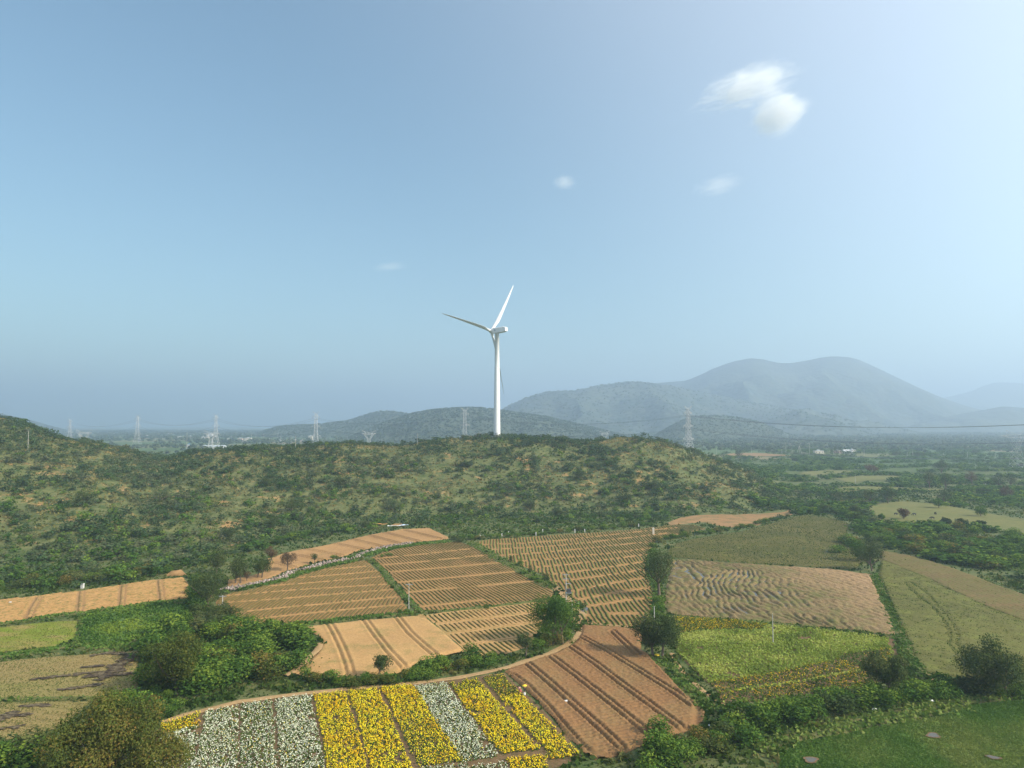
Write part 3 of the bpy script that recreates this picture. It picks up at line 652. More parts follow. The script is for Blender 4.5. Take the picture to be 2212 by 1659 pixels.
# red bare earth beyond the terraced field, pale meadows in the valley
f18 = PL([(1440, 1130), (1470, 1118), (1530, 1110), (1590, 1112), (1650, 1108), (1705, 1100), (1712, 1112), (1650, 1122), (1640, 1135), (1570, 1140), (1520, 1128), (1450, 1134)])
FIELDS.append(f18); sheet('bare_earth', f18, M['g_red'], .04)
def drape(name, poly, mat, dz=.25, res=3.0):
    FIELDS.append(np.array(poly))
    poly = rough_poly(poly, 6, 1.0, 5); x0, y0 = poly.min(0); x1, y1 = poly.max(0)
    xs = np.arange(x0, x1 + res, res); ys = np.arange(y0, y1 + res, res); X, Y = np.meshgrid(xs, ys); ins = inpoly(X, Y, poly); nx = len(xs)
    a, b = np.meshgrid(np.arange(len(ys) - 1), np.arange(nx - 1), indexing='ij'); ok = ins[:-1, :-1] & ins[1:, 1:]; a = a[ok]; b = b[ok]
    q = np.stack([a * nx + b, a * nx + b + 1, (a + 1) * nx + b + 1, (a + 1) * nx + b], -1); used, inv = np.unique(q, return_inverse=True)
    V = np.stack([X, Y, terrain(X, Y) + dz], -1).reshape(-1, 3)[used]
    link(name, qmesh(name, V, inv.reshape(-1, 4), [mat], smooth_shade=True), kind='structure')
drape('meadow', PL([(1862, 1098), (1900, 1087), (1950, 1083), (2020, 1088), (2100, 1102), (2300, 1138), (2300, 1170), (2212, 1158), (2140, 1146), (2050, 1137), (1960, 1132), (1900, 1122)]), M['g_pale'])
drape('meadow', PL([(1800, 1034), (1846, 1028), (1930, 1026), (1965, 1028), (1945, 1036), (1880, 1038), (1834, 1044)]), M['g_pale'], res=4)
drape('meadow', PL([(1812, 1053), (1850, 1050), (1935, 1053), (2040, 1056), (2040, 1060), (1940, 1060), (1860, 1060), (1815, 1066)]), M['g_pale'], res=4)
drape('meadow', PL([(1725, 1020), (1790, 1014), (1850, 1016), (1800, 1024), (1735, 1027)]), M['g_pale'], res=5)
drape('bare_earth', PL([(1560, 981), (1590, 979), (1640, 980), (1700, 983), (1720, 986), (1640, 986), (1580, 986)]), M['g_red'], .5, res=8)
# ------------------------------------------------------------------ paths, verges and bunds
M['path'] = soil('path_earth', (.40, .27, .165), (.46, .325, .21), (.17, .16, .08), .15, .15, fine=2.0)
def ribbon(name, pts, w, mat, z, prof=0.0, seed=0, kind='structure', parent=None, stepm=1.2):
    pl = resample(pts, stepm); n = len(pl); d = np.gradient(pl, axis=0); nn = np.c_[-d[:, 1], d[:, 0]] / (np.linalg.norm(d, axis=1, keepdims=True) + 1e-9)
    pl = pl + nn * ((fbm(pl[:, 0] * .3, pl[:, 1] * .3, seed) - .5) * w * .5)[:, None]
    ww = w * (.75 + .5 * fbm(pl[:, 0] * .5, pl[:, 1] * .5 + 9, seed))
    V = np.stack([np.c_[pl + nn * (ww * s)[:, None], z + prof * zf * (.7 + .6 * vnoise(pl[:, 0], pl[:, 1], seed))] for s, zf in ((-.5, 0), (-.22, 1), (.22, 1), (.5, 0))], 1).reshape(-1, 3)
    i = (np.arange(n - 1)[:, None] * 4 + np.arange(3)[None]).ravel()
    return link(name, qmesh(name, V, np.stack([i, i + 4, i + 5, i + 1], -1), [mat], smooth_shade=True), parent, kind=kind)
pathA = PL(R(7, (-1150, 1110)) + [(700, 1494), (800, 1481), (900, 1474), (1000, 1462), (1060, 1454), (1090, 1446)] + R(7, (70, 752), (200, 715), (330, 672), (440, 620), (510, 575), (565, 525), (580, 500), (560, 440), (570, 400), (600, 330)))
pathA = PL([(352, 1562), (420, 1540), (520, 1516), (600, 1505), (680, 1496)] + [(770, 1487), (850, 1480), (900, 1476), (980, 1466), (1050, 1453)] + R(7, (-60, 800), (70, 752), (200, 715), (330, 672), (440, 620), (510, 575), (565, 525), (585, 480)))
ribbon('footpath', pathA, 1.5, M['path'], .10, .05, 1)
ribbon('footpath', PL(R(7, (585, 480), (565, 420), (570, 360), (600, 330), (560, 290), (520, 240), (470, 190), (380, 100), (330, 60))), 2.4, M['path'], .06, .05, 2)
ribbon('footpath', PL(R(7, (570, 400), (700, 415), (850, 428), (980, 440), (1110, 455))), .8, M['path'], .10, .05, 3)
ribbon('footpath', PL(R(7, (1380, 670), (1410, 740), (1480, 840), (1560, 920), (1640, 985), (1740, 1060), (1850, 1130))), .9, M['path'], .10, .03, 4)
ribbon('footpath', PL(R(8, (1330, 915), (1450, 895), (1560, 900), (1700, 900), (1800, 930))), .8, M['path'], .08, .02, 5)
ribbon('footpath', PL(R(6, (560, 600), (520, 660), (450, 730), (400, 780), (330, 840), (250, 880))), 1.4, M['path'], .45, .12, 6)
ribbon('footpath', PL(R(2, (690, 1188), (760, 1175), (900, 1165), (1080, 1150))), 2.5, M['path'], .06, .05, 7)
ribbon('footpath', PL(Z(zA, (160, 155), (240, 130), (330, 105))), 2.0, M['path'], .06, .05, 8)
# green bunds between the fields, each with its grass
rngv = np.random.default_rng(5)
M['bund'] = grassmat('bund_turf', [(.085, .12, .04), (.14, .15, .06), (.22, .17, .09), (.05, .07, .03)], .3, .8)
def bund(pts, w, h, dens, gh, seed, tlo=.1, thi=.7):
    pl = PL(pts); o = ribbon('grass_bund', pl, w, M['bund'], .05, h, seed)
    r_ = resample(pl, .5); n = int(len(r_) * .5 * w * dens); idx = rngv.integers(0, len(r_), n)
    pts_ = np.c_[r_[idx] + rngv.normal(0, w * .26, (n, 2)), np.full(n, h * .6)]
    tufts('grass', pts_, gh, M['verge'], seed, 3, o, 'stuff', rngv.uniform(tlo, thi, n))
bund(Z(zB, (60, 300), (150, 350), (225, 430), (265, 500), (360, 600), (445, 690), (550, 800), (640, 885)), 2.0, .3, 5, .35, 21)
bund(Z(zA, (920, 1018), (1150, 1000), (1500, 962), (1800, 935), (2000, 915), (2180, 895)), 2.4, .3, 5, .5, 22)
bund(Z(zB, (640, 888), (900, 875), (1300, 836), (1700, 790), (2050, 745)), 1.4, .3, 4, .3, 23)
bund(Z(zC, (20, 330), (160, 420), (330, 520), (560, 640), (760, 740), (900, 830)), 4.5, .25, 2.2, .4, 24, .2, 1)
bund([(1411, 1187), (1405, 1215), (1410, 1245), (1424, 1290), (1420, 1320), (1412, 1350)], 3.2, .3, 4, .5, 25)
bund(R(7, (1240, 700), (1310, 760), (1390, 840), (1480, 930), (1560, 1010), (1650, 1090), (1760, 1170)), 3.6, .2, 5, .45, 26)
bund([(1888, 1240), (1905, 1285), (1925, 1330), (1948, 1385), (1962, 1420), (1985, 1450), (2000, 1462)], 2.6, .25, 5, .4, 27)
bund(R(5, (0, 420), (200, 400), (420, 350), (700, 325), (1000, 280), (1380, 228), (1640, 225)), 2.2, .3, 4, .45, 28)
bund(R(5, (-500, 720), (0, 700), (200, 680), (420, 640), (600, 610), (760, 610), (1000, 620), (1180, 610)), 3.2, .3, 5, .5, 29)
bund(R(5, (715, 330), (700, 430), (690, 520), (650, 590)), 1.6, .3, 5, .4, 30)
bund(R(5, (0, 1075), (300, 1070), (600, 1062), (850, 1060)), 1.4, .25, 4, .3, 31, .4, 1)
bund(R(8, (-100, 1500), (0, 1460), (100, 1440), (300, 1370), (500, 1340), (800, 1270), (1100, 1240), (1400, 1150), (1700, 1120)), 4.5, .25, 4, .55, 32, .45, 1)
bund([(1460, 1334), (1560, 1338), (1700, 1350), (1830, 1364), (1940, 1378)], 1.2, .25, 4, .35, 33)
bund([(2240, 1500), (2150, 1508), (2060, 1512), (1980, 1520)], 3.0, .2, 4, .5, 34, .3, 1)

# rubble wall between the upper strip and the furrowed fields
m, nt, out = newmat('rubble'); oi = N(nt, 'ShaderNodeAttribute', attribute_name='tint')
rc = ramp(nt, [(0, (.14, .12, .10)), (.4, (.26, .20, .17)), (.7, (.33, .25, .21)), (1, (.42, .37, .33))]); nt.links.new(oi.outputs['Fac'], rc.inputs[0]); finish(nt, out, rc.outputs[0], .9); M['rubble'] = m
def rubble(pts, n, w, seed, label):
    rng = np.random.default_rng(seed); pl = resample(PL(pts), .4); idx = rng.integers(0, len(pl), n)
    c = np.c_[pl[idx] + rng.normal(0, w, (n, 2)), np.abs(rng.normal(.25, .2, n))]
    ico = np.array([(0, 0, 1), (.9, 0, .1), (.1, .9, 0), (-.9, .1, .15), (0, -.9, -.1), (.1, 0, -.9)]); fc = np.array([(0, 1, 2), (0, 2, 3), (0, 3, 4), (0, 4, 1), (5, 2, 1), (5, 3, 2), (5, 4, 3), (5, 1, 4)])
    s = rng.uniform(.22, .6, (n, 1, 1)); V = ico[None] * s * rng.uniform(.6, 1.2, (n, 6, 3)) + c[:, None]
    Fc = (fc[None] + np.arange(n)[:, None, None] * 6).reshape(-1, 3)
    root = bpy.data.objects.new('rubble_wall', None); C.objects.link(root); root['label'] = label; root['category'] = 'stone wall'; root['group'] = 'stone heaps along the grassy bund'
    link('stones', qmesh('stones', V.reshape(-1, 3), Fc, [M['rubble']], {'tint': np.repeat(rng.uniform(0, 1, n), 6)}), root, kind='stuff')
    g = pl[rng.integers(0, len(pl), n)]; tufts('weeds', np.c_[g + rng.normal(0, w * 1.5, (n, 2)), np.zeros(n)], .6, M['verge'], seed, 3, root)
rubble(Z(zA, (120, 640), (260, 625), (420, 590), (620, 550), (800, 500)), 420, .8, 3, 'low heap of pale stones and weeds under the trees left of the furrowed field')
rubble(Z(zA, (800, 500), (880, 445), (1050, 410), (1250, 350), (1500, 305)), 420, .7, 4, 'grey pink rubble wall with green weeds below the lone sapling')
rubble(Z(zA, (1590, 285), (1660, 240), (1780, 205), (1900, 170), (2050, 145), (2212, 125)), 380, .7, 5, 'rubble wall curving along the tip of the upper orange field')
bund(Z(zA, (350, 620), (700, 560), (950, 470), (1250, 385), (1560, 320)), 2.6, .25, 6, .6, 36, 0, .6)
bund(Z(zA, (1500, 285), (1640, 270), (1800, 225), (2000, 180), (2300, 130), (2600, 105)), 3.6, .25, 6, .6, 37, 0, .6)

# ------------------------------------------------------------------ flower beds
def blossom_mat(name, stops):
    m, nt, out = newmat(name); at = N(nt, 'ShaderNodeAttribute', attribute_name='tint'); r = ramp(nt, stops); nt.links.new(at.outputs['Fac'], r.inputs[0])
    df = N(nt, 'ShaderNodeBsdfDiffuse'); tr = N(nt, 'ShaderNodeBsdfTranslucent'); mx = N(nt, 'ShaderNodeMixShader'); mx.inputs[0].default_value = .2
    nt.links.new(r.outputs[0], df.inputs[0]); nt.links.new(r.outputs[0], tr.inputs[0]); nt.links.new(df.outputs[0], mx.inputs[1]); nt.links.new(tr.outputs[0], mx.inputs[2]); nt.links.new(mx.outputs[0], out.inputs[0]); return m
M['yellow'] = blossom_mat('yellow_blossom', [(0, (.62, .22, .01)), (.25, (.80, .42, .012)), (.6, (.86, .58, .02)), (1, (.88, .70, .05))])
M['white'] = blossom_mat('white_blossom', [(0, (.48, .50, .26)), (.4, (.64, .66, .48)), (1, (.76, .78, .66))])
M['plant'] = foliage('flower_leaves', [(0, (.035, .07, .02)), (.5, (.07, .115, .03)), (1, (.12, .15, .045))], .25, .4)
M['bed_soil'] = soil('bed_soil', (.20, .13, .08), (.26, .17, .105), (.08, .10, .04), .4, .3)
def bed(name, quad, color, label, group, bloom=lambda u, v: 1.0, second=None, seed=0, nb=24, sp=.36, hplant=.6, cat='flower bed', kindroot=None):
    """quad: far left, far right, near right, near left"""
    rng = np.random.default_rng(seed); q = np.array([P(*a) for a in quad])
    Lw = np.linalg.norm(q[1] - q[0]); Ll = np.linalg.norm(q[3] - q[0])
    nu = max(3, int(Lw / sp)); nv = int(Ll / (sp * 2.15))
    U, Vv = np.meshgrid((np.arange(nu) + .5) / nu, (np.arange(nv) + .5) / nv); U = U.ravel() + rng.normal(0, .3 / nu, nu * nv); Vv = Vv.ravel() + rng.normal(0, .12 / nv, nu * nv)
    wob = (fbm(Vv * 9 + seed, Vv * 0 + seed, seed, 2) - .5) * .10; Uo = U + wob
    c = (q[0] * (1 - Uo)[:, None] + q[1] * Uo[:, None]) * (1 - Vv)[:, None] + (q[3] * (1 - Uo)[:, None] + q[2] * Uo[:, None]) * Vv[:, None]
    keep = fbm(c[:, 0] * .5, c[:, 1] * .5, seed + 3, 2) > .20
    c = c[keep]; U = U[keep]; Vv = Vv[keep]; n = len(c); hp = hplant * rng.uniform(.75, 1.2, n); rp = .26 * rng.uniform(.8, 1.2, n)
    root = bpy.data.objects.new(name, None); C.objects.link(root); root['label'] = label; root['category'] = cat; root['group'] = group
    # leaves
    k = 9; ci = np.repeat(np.arange(n), k); a = rng.uniform(0, 2 * PI, n * k); e = rng.uniform(.05, 1.0, n * k)
    dr = np.c_[np.cos(a) * np.sqrt(1 - e ** 2), np.sin(a) * np.sqrt(1 - e ** 2), e]
    cc = np.c_[c[ci], np.zeros(n * k)] + dr * np.c_[rp[ci], rp[ci], hp[ci]] * rng.uniform(.6, .95, (n * k, 1))
    V = cards(cc, dr + rng.normal(0, .5, (n * k, 3)), .30, rng, .7)
    t = np.clip(np.repeat(rng.uniform(.1, .7, n), k) + rng.normal(0, .15, n * k), 0, 1)
    link('plants', qmesh('plants', V, card_faces(n * k), [M['plant']], {'tint': np.repeat(t, 4)}), root, kind='stuff')
    # blossoms
    dens = bloom(U, Vv) * np.ones(n) * (.55 + .8 * fbm(c[:, 0] * .8, c[:, 1] * .8, seed + 8, 3)); cnt = np.clip((nb * dens * (.64 if color == 'white' else 1.0) * rng.uniform(.35, 1.3, n)).astype(int), 0, 40)
    ci = np.repeat(np.arange(n), cnt); k = len(ci); a = rng.uniform(0, 2 * PI, k); e = rng.uniform(.25, 1.0, k) ** .7
    dr = np.c_[np.cos(a) * np.sqrt(1 - e ** 2), np.sin(a) * np.sqrt(1 - e ** 2), e]
    cc = np.c_[c[ci], np.zeros(k)] + dr * np.c_[rp[ci] * 1.1, rp[ci] * 1.1, hp[ci] * 1.08]
    V = cards(cc, dr + np.array([0, 0, .35]) + rng.normal(0, .3, (k, 3)), rng.uniform(.11, .18, k), rng, .85)
    t = np.clip(.68 + (fbm(c[:, 0] * .4, c[:, 1] * .4, seed + 4)[ci] - .5) * .8 + rng.normal(0, .25, k), 0, 1)
    mi = np.zeros(k, int)
    mats = [M[color], M['white' if color == 'yellow' else 'yellow']]
    if second is not None: mi = (second(U, Vv)[ci] | (rng.uniform(0, 1, k) < .015)).astype(int)
    elif color == 'white': mi = (rng.uniform(0, 1, k) < .05).astype(int)
    link('blossoms', qmesh('blossoms', V, card_faces(k), mats, {'tint': np.repeat(t, 4)}, mi), root, kind='stuff')
    return root
def ext(tl, tr, br, bl, e=1.0): return [tl, tr, br, bl]
G1 = 'white and yellow flower beds in the foreground'
sheet('flower_field', PL([(350, 1563), (430, 1538), (520, 1516), (680, 1495), (830, 1482), (960, 1471), (1040, 1461), (1090, 1454), (1130, 1492), (1180, 1542), (1258, 1634), (1200, 1660), (1195, 1770), (330, 1770), (330, 1600)]), M['bed_soil'], .035)
bed('flower_bed', ext((350, 1566), (432, 1541), (412, 1770), (320, 1770)), 'white', 'narrow leftmost white bed with a yellow far end, beside the big olive tree', G1, second=lambda u, v: v < .17, seed=1)
bed('flower_bed', ext((444, 1540), (516, 1526), (506, 1770), (398, 1770)), 'white', 'broad white flower bed, second from the left', G1, seed=2)
bed('flower_bed', ext((521, 1524), (588, 1514), (606, 1770), (515, 1770)), 'white', 'greenish white flower bed, third from the left', G1, bloom=lambda u, v: .7, seed=3)
bed('flower_bed', ext((596, 1513), (672, 1504), (724, 1770), (614, 1770)), 'white', 'white flower bed touching the leftmost all yellow bed', G1, seed=4)
bed('flower_bed', ext((679, 1503), (746, 1496), (830, 1770), (727, 1770)), 'yellow', 'yellow flower bed right of the four white beds', G1, seed=5)
bed('flower_bed', ext((751, 1496), (815, 1489), (941, 1770), (836, 1770)), 'yellow', 'middle one of the three adjoining yellow beds', G1, seed=6)
bed('flower_bed', ext((823, 1487), (890, 1482), (1000, 1648), (905, 1660)), 'yellow', 'yellow bed just left of the lone white bed, ending in green rows', G1, bloom=lambda u, v: 1 - .45 * smooth((v - .25) * 2.2) * (1 - .7 * (u > .8)), seed=7)
bed('flower_bed', ext((905, 1662), (1003, 1652), (1075, 1770), (950, 1770)), 'white', 'short white plot at the near end of the third yellow bed', G1, bloom=lambda u, v: .7, seed=17)
bed('flower_bed', ext((896, 1485), (960, 1476), (1078, 1636), (999, 1650)), 'white', 'lone white bed between two yellow beds', G1, seed=8)
bed('flower_bed', ext((1006, 1662), (1088, 1650), (1170, 1770), (1080, 1770)), 'white', 'short white plot at the near end of the lone white bed', G1, bloom=lambda u, v: .75, seed=18)
bed('flower_bed', ext((968, 1477), (1029, 1468), (1166, 1622), (1080, 1632)), 'yellow', 'orange tinged yellow bed with a greener far end', G1, bloom=lambda u, v: .35 + .65 * smooth((v - .12) * 12), seed=9)
bed('flower_bed', ext((1094, 1642), (1180, 1634), (1190, 1770), (1150, 1770)), 'yellow', 'small yellow plot at the near end of the orange tinged bed', G1, seed=19)
bed('flower_bed', ext((1042, 1465), (1084, 1458), (1254, 1634), (1196, 1645)), 'yellow', 'rightmost yellow bed along the brown ploughed field, green far end', G1, bloom=lambda u, v: .25 + .75 * smooth((v - .27) * 12), seed=10)
# flower and leaf crop on the right
G2 = 'marigold strips of the right hand crop field'
f16 = PL([(1458, 1335), (1590, 1342), (1700, 1354), (1830, 1367), (1925, 1380), (1938, 1420), (1905, 1470), (1860, 1492), (1720, 1503), (1640, 1516), (1562, 1521), (1545, 1490), (1500, 1450), (1470, 1420), (1458, 1400)])
FIELDS.append(f16); rt16 = sheet('crop_field', f16, M['bed_soil'], .035)
M['lime_leaf'] = foliage('lime_leaves', [(0, (.09, .15, .035)), (.5, (.16, .25, .06)), (1, (.25, .33, .10))], .3, .12)
strips_y = [PL(R(7, (1390, 340), (1700, 360), (2212, 430), (2150, 470), (1900, 470), (1600, 480), (1420, 510))), PL(R(8, (-560, 940), (-300, 900), (0, 860), (300, 790), (560, 745), (640, 690), (860, 650), (1050, 640), (1060, 760), (900, 800), (600, 850), (300, 910), (0, 950), (-300, 990), (-500, 1010))),
            PL(R(8, (-480, 1020), (-300, 1005), (0, 965), (300, 925), (600, 865), (860, 820), (1060, 790), (900, 960), (700, 990), (300, 1050), (-100, 1080), (-380, 1110), (-420, 1060)))]
rng = np.random.default_rng(77)
x0, y0 = f16.min(0); x1, y1 = f16.max(0)
dd = np.array(P(1700, 1440)) - np.array(P(1500, 1370)); dd = dd / np.linalg.norm(dd); nn_ = np.array([-dd[1], dd[0]])
g = np.array([(a, b) for a in np.arange(-60, 60, .62) for b in np.arange(-60, 60, .5)]); cen = (f16.max(0) + f16.min(0)) / 2
pp = cen + g[:, :1] * nn_ + g[:, 1:] * dd + rng.normal(0, .1, (len(g), 2)); pp = pp[inpoly(pp[:, 0], pp[:, 1], f16)]
for gp in (PL(R(8, (1065, 545), (1090, 620), (1130, 710), (1160, 770))), PL(R(8, (1130, 560), (1160, 640), (1200, 720), (1230, 790)))): pp = pp[distpl(pp[:, 0], pp[:, 1], gp) > .7]
iny = np.zeros(len(pp), bool); 
for s in strips_y: iny |= inpoly(pp[:, 0], pp[:, 1], s)
def plantmass(name, pts, matl, size, hgt, rad, k, parent, seed, tn=None):
    rng = np.random.default_rng(seed); n = len(pts); ci = np.repeat(np.arange(n), k); a = rng.uniform(0, 2 * PI, n * k); e = rng.uniform(.1, 1, n * k); dr = np.c_[np.cos(a) * np.sqrt(1 - e ** 2), np.sin(a) * np.sqrt(1 - e ** 2), e]
    hs = rng.uniform(.7, 1.25, n)[ci]
    cc = np.c_[pts[ci], np.zeros(n * k)] + dr * np.c_[np.full(n * k, rad), np.full(n * k, rad), hgt * hs]
    t = np.clip((tn if tn is not None else rng.uniform(.2, .8, n))[ci] + rng.normal(0, .13, n * k), 0, 1)
    link(name, qmesh(name, cards(cc, dr + rng.normal(0, .4, (n * k, 3)), size, rng, .7), card_faces(n * k), [matl], {'tint': np.repeat(t, 4)}), parent, kind='stuff')
lp = pp[~iny & (fbm(pp[:, 0] * .3, pp[:, 1] * .3, 2) > .25)]
plantmass('leafy_crop', lp, M['lime_leaf'], .42, .5, .34, 8, rt16, 4, np.clip(.5 + (fbm(lp[:, 0] * .15, lp[:, 1] * .15, 9, 3) - .5) * 1.8, 0, 1))
for k_, (s, lb) in enumerate(zip(strips_y, ['patchy dark marigold strip along the far edge of the lime green crop', 'upper strip of thin orange yellow marigold rows below the lime green crop', 'lower strip of thin orange yellow marigold rows beside the hedge'])):
    q = pp[inpoly(pp[:, 0], pp[:, 1], s)]
    kk = ((q - cen) @ nn_); q = q[(np.mod(kk, 1.24) < .7)] if k_ else q
    root = bpy.data.objects.new('flower_bed', None); C.objects.link(root); root['label'] = lb; root['category'] = 'flower bed'; root['group'] = G2
    plantmass('plants', q, M['plant'], .34, .5, .3, 9, root, 50 + k_)
    n = len(q); rng = np.random.default_rng(90 + k_); cnt = (rng.uniform(1, 8, n) * (fbm(q[:, 0] * .25, q[:, 1] * .25, 3, 3) > .36)).astype(int); ci = np.repeat(np.arange(n), cnt); k = len(ci)
    cc = np.c_[q[ci] + rng.normal(0, .18, (k, 2)), rng.uniform(.4, .62, k)]
    link('blossoms', qmesh('blossoms', cards(cc, np.c_[rng.normal(0, .5, (k, 2)), np.ones(k)], rng.uniform(.10, .18, k), rng, .85), card_faces(k), [M['yellow']], {'tint': np.repeat(rng.uniform(.1, .8, k), 4)}), root, kind='stuff')
ribbon('crop_gap', PL(R(8, (1065, 545), (1090, 620), (1130, 710), (1160, 770))), .9, M['bed_soil'], .06, 0, 41)
ribbon('crop_gap', PL(R(8, (1130, 560), (1160, 640), (1200, 720), (1230, 790))), .9, M['bed_soil'], .06, 0, 42)
# shrubby crop of the green plot, grass of the near meadow
def fill(poly, n, seed):
    rng = np.random.default_rng(seed); a = poly.min(0); b = poly.max(0); p = rng.uniform(a, b, (n, 2)); return p[inpoly(p[:, 0], p[:, 1], poly)]
q = fill(f2, 5200, 3); plantmass('leafy_crop', q, M['green'], .5, .7, .4, 5, bpy.data.objects['green_plot'], 8, np.clip(.45 + (fbm(q[:, 0] * .1, q[:, 1] * .1, 9, 3) - .5) * 2, 0, 1))
q = fill(f17, 150000, 4); q = q[(q[:, 1] < 150) & (q[:, 1] > 62) & (np.abs(q[:, 0]) < q[:, 1] * .86)]
tt = np.clip(.62 + (fbm(q[:, 0] * .06, q[:, 1] * .06, 9, 3) - .5) * 1.8, .15, 1)
tufts('grass', np.c_[q, np.full(len(q), .2)], .2, M['verge'], 3, 2, bpy.data.objects['meadow'], 'stuff', tt)
for (a, b, w) in ((2016, 1594, 9), (1752, 1647, 9), (2146, 1642, 7)):
    c = np.array(P(a, b)); k = 18; an = np.linspace(0, 2 * PI, k, endpoint=False); sx_ = w * .062; 
    rr_ = 1 + .25 * np.sin(an * 2 + a) + .15 * np.sin(an * 3 + b)
    for nm, f_, mt, z_ in (('mud_patch', 1.4, M['bed_soil'], .405), ('puddle', 1.0, M['water'], .415)):
        sheet(nm, np.c_[c[0] + np.cos(an) * sx_ * rr_ * f_ * 1.6, c[1] + np.sin(an) * sx_ * rr_ * f_], mt, z_, rough=False)
c = np.array(P(*R(7, (625, 290))[0])); an = np.linspace(0, 2 * PI, 12, endpoint=False)
sheet('puddle', np.c_[c[0] + np.cos(an) * 1.0 + np.sin(an) * .4, c[1] + np.sin(an) * 2.4], M['water'], .14, rough=False)

# ------------------------------------------------------------------ vegetation
def bush_proto(seed, nblob=5, k=70, size=.16, flat=.8, core=True):
    """unit bush: about 1 wide, 1 high (scaled later); returns V, F, tint"""
    rng = np.random.default_rng(seed); Vs = []; T = []; b0 = []
    for i in range(nblob):
        a = rng.uniform(0, 2 * PI); r = rng.uniform(0, .30) if i else 0
        rad = rng.uniform(.16, .27); z = rng.uniform(.30, .78) * (1 - r * .8); b0.append((math.cos(a) * r, math.sin(a) * r, z, rad, rng.uniform(-.32, .32)))
    w = np.array([b[3] ** 2 for b in b0]); cnt = np.maximum(4, (k * w / w.sum()).astype(int))
    for (x, y, z, rad, tb), n in zip(b0, cnt):
        d = rng.normal(size=(n, 3)); d[:, 2] = np.abs(d[:, 2]) * rng.choice([1, 1, 1, -1], n); d /= np.linalg.norm(d, axis=1, keepdims=True)
        r = rad * rng.uniform(.7, 1.12, (n, 1)); c = np.array([x, y, z]) + d * r * np.array([1, 1, flat * 1.2]); c[:, 2] = np.maximum(c[:, 2], .02)
        Vs.append(cards(c, d + rng.normal(0, .55, (n, 3)), size * rng.uniform(.6, 1.35, n), rng, .6)); T.append(np.repeat(np.clip(.5 + tb + rng.normal(0, .14, n), 0, 1), 4))
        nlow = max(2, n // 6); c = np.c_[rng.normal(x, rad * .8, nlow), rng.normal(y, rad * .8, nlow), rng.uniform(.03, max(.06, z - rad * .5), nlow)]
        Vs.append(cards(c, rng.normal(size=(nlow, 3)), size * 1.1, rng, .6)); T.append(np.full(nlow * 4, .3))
    V = np.concatenate(Vs); return V, card_faces(len(V) // 4), np.concatenate(T)
def tile(name, protos, pos, wid, hei, tint, mats, seed=0, parent=None, spread=.5):
    rng = np.random.default_rng(seed); n = len(pos); pi = rng.integers(0, len(protos), n); rot = rng.uniform(0, 2 * PI, n); Vs = []; T = []; nf = 0
    for p, (V, Fc, t) in enumerate(protos):
        m_ = np.flatnonzero(pi == p)
        if not len(m_): continue
        c, s = np.cos(rot[m_])[:, None], np.sin(rot[m_])[:, None]; w = (wid[m_] * 1.15)[:, None]
        X = (V[None, :, 0] * c - V[None, :, 1] * s) * w + pos[m_, 0:1]; Y = (V[None, :, 0] * s + V[None, :, 1] * c) * w + pos[m_, 1:2]
        Z_ = V[None, :, 2] * hei[m_][:, None] + pos[m_, 2:3]
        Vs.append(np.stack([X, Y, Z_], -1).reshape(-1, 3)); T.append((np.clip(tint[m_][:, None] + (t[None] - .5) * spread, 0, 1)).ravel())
    V = np.concatenate(Vs); return link(name, qmesh(name, V, card_faces(len(V) // 4), mats, {'tint': np.concatenate(T)}), parent, kind='stuff')
def infields(x, y, grow=0):
    r = np.zeros(len(x), bool)
    for f in FIELDS: r |= inpoly(x, y, f)
    return r
PA = PL([(352, 1562), (420, 1540), (520, 1516), (680, 1496), (850, 1480), (1000, 1462), (1090, 1446), (1180, 1418), (1250, 1370)])
FL = PL([(350, 1563), (430, 1538), (520, 1516), (680, 1495), (830, 1482), (960, 1471), (1040, 1461), (1090, 1454), (1130, 1492), (1180, 1542), (1258, 1634), (1200, 1660), (1195, 1770), (330, 1770), (330, 1600)])
FIELDS.append(FL)
# hillside scrub: one uncountable mass
rng = np.random.default_rng(11)
n = 52000
u = rng.uniform(-.98, .56, n); y = rng.uniform(195, 620, n); x = u * y
yf = np.interp(u, _tu, _tf); yr = np.interp(u, _tu, _ty)
dn = .55 * fbm(x / 26, y / 30, 5, 3) + .45 * fbm(x / 8, y / 10, 6, 2); d2 = fbm(x / 7, y / 7, 15, 2)
den = smooth((dn - .36) / .22) * .85 + .12; den *= np.where(y < yf + 10, .75, 1.0) * np.where(u > .25, .8, 1.0)
acc = rng.uniform(0, 1, n) < den * .72 * (y / 480)
tk = (y > yf - 25) & (y < yr + 45) & acc & ~infields(x, y)
tb = np.array(VT(1073, 943))[:2]; tk &= np.hypot(x - tb[0], y - tb[1]) > 7
x, y = x[tk], y[tk]; yf = yf[tk]; z = terrain(x, y)
nn = len(x); t01 = np.clip((y - yf) / 140, 0, 1)
w = rng.gamma(5, .68, nn) + .8; w = np.clip(w, 1.6, 8); h = w * rng.uniform(.45, .75, nn)
tint = np.clip(.36 + (fbm(x / 40, y / 40, 33, 3) - .5) * 1.0 + rng.normal(0, .12, nn), 0, .8)
gsel = rng.uniform(0, 1, nn) < (.42 * (1 - t01) + .03)
protos_s = [bush_proto(200 + i, 5, 60, .165) for i in range(7)]
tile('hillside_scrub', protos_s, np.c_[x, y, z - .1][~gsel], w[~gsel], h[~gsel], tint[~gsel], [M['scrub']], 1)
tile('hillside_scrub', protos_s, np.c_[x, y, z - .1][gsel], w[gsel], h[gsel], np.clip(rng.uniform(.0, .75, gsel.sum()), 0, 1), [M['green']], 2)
print('scrub', nn)
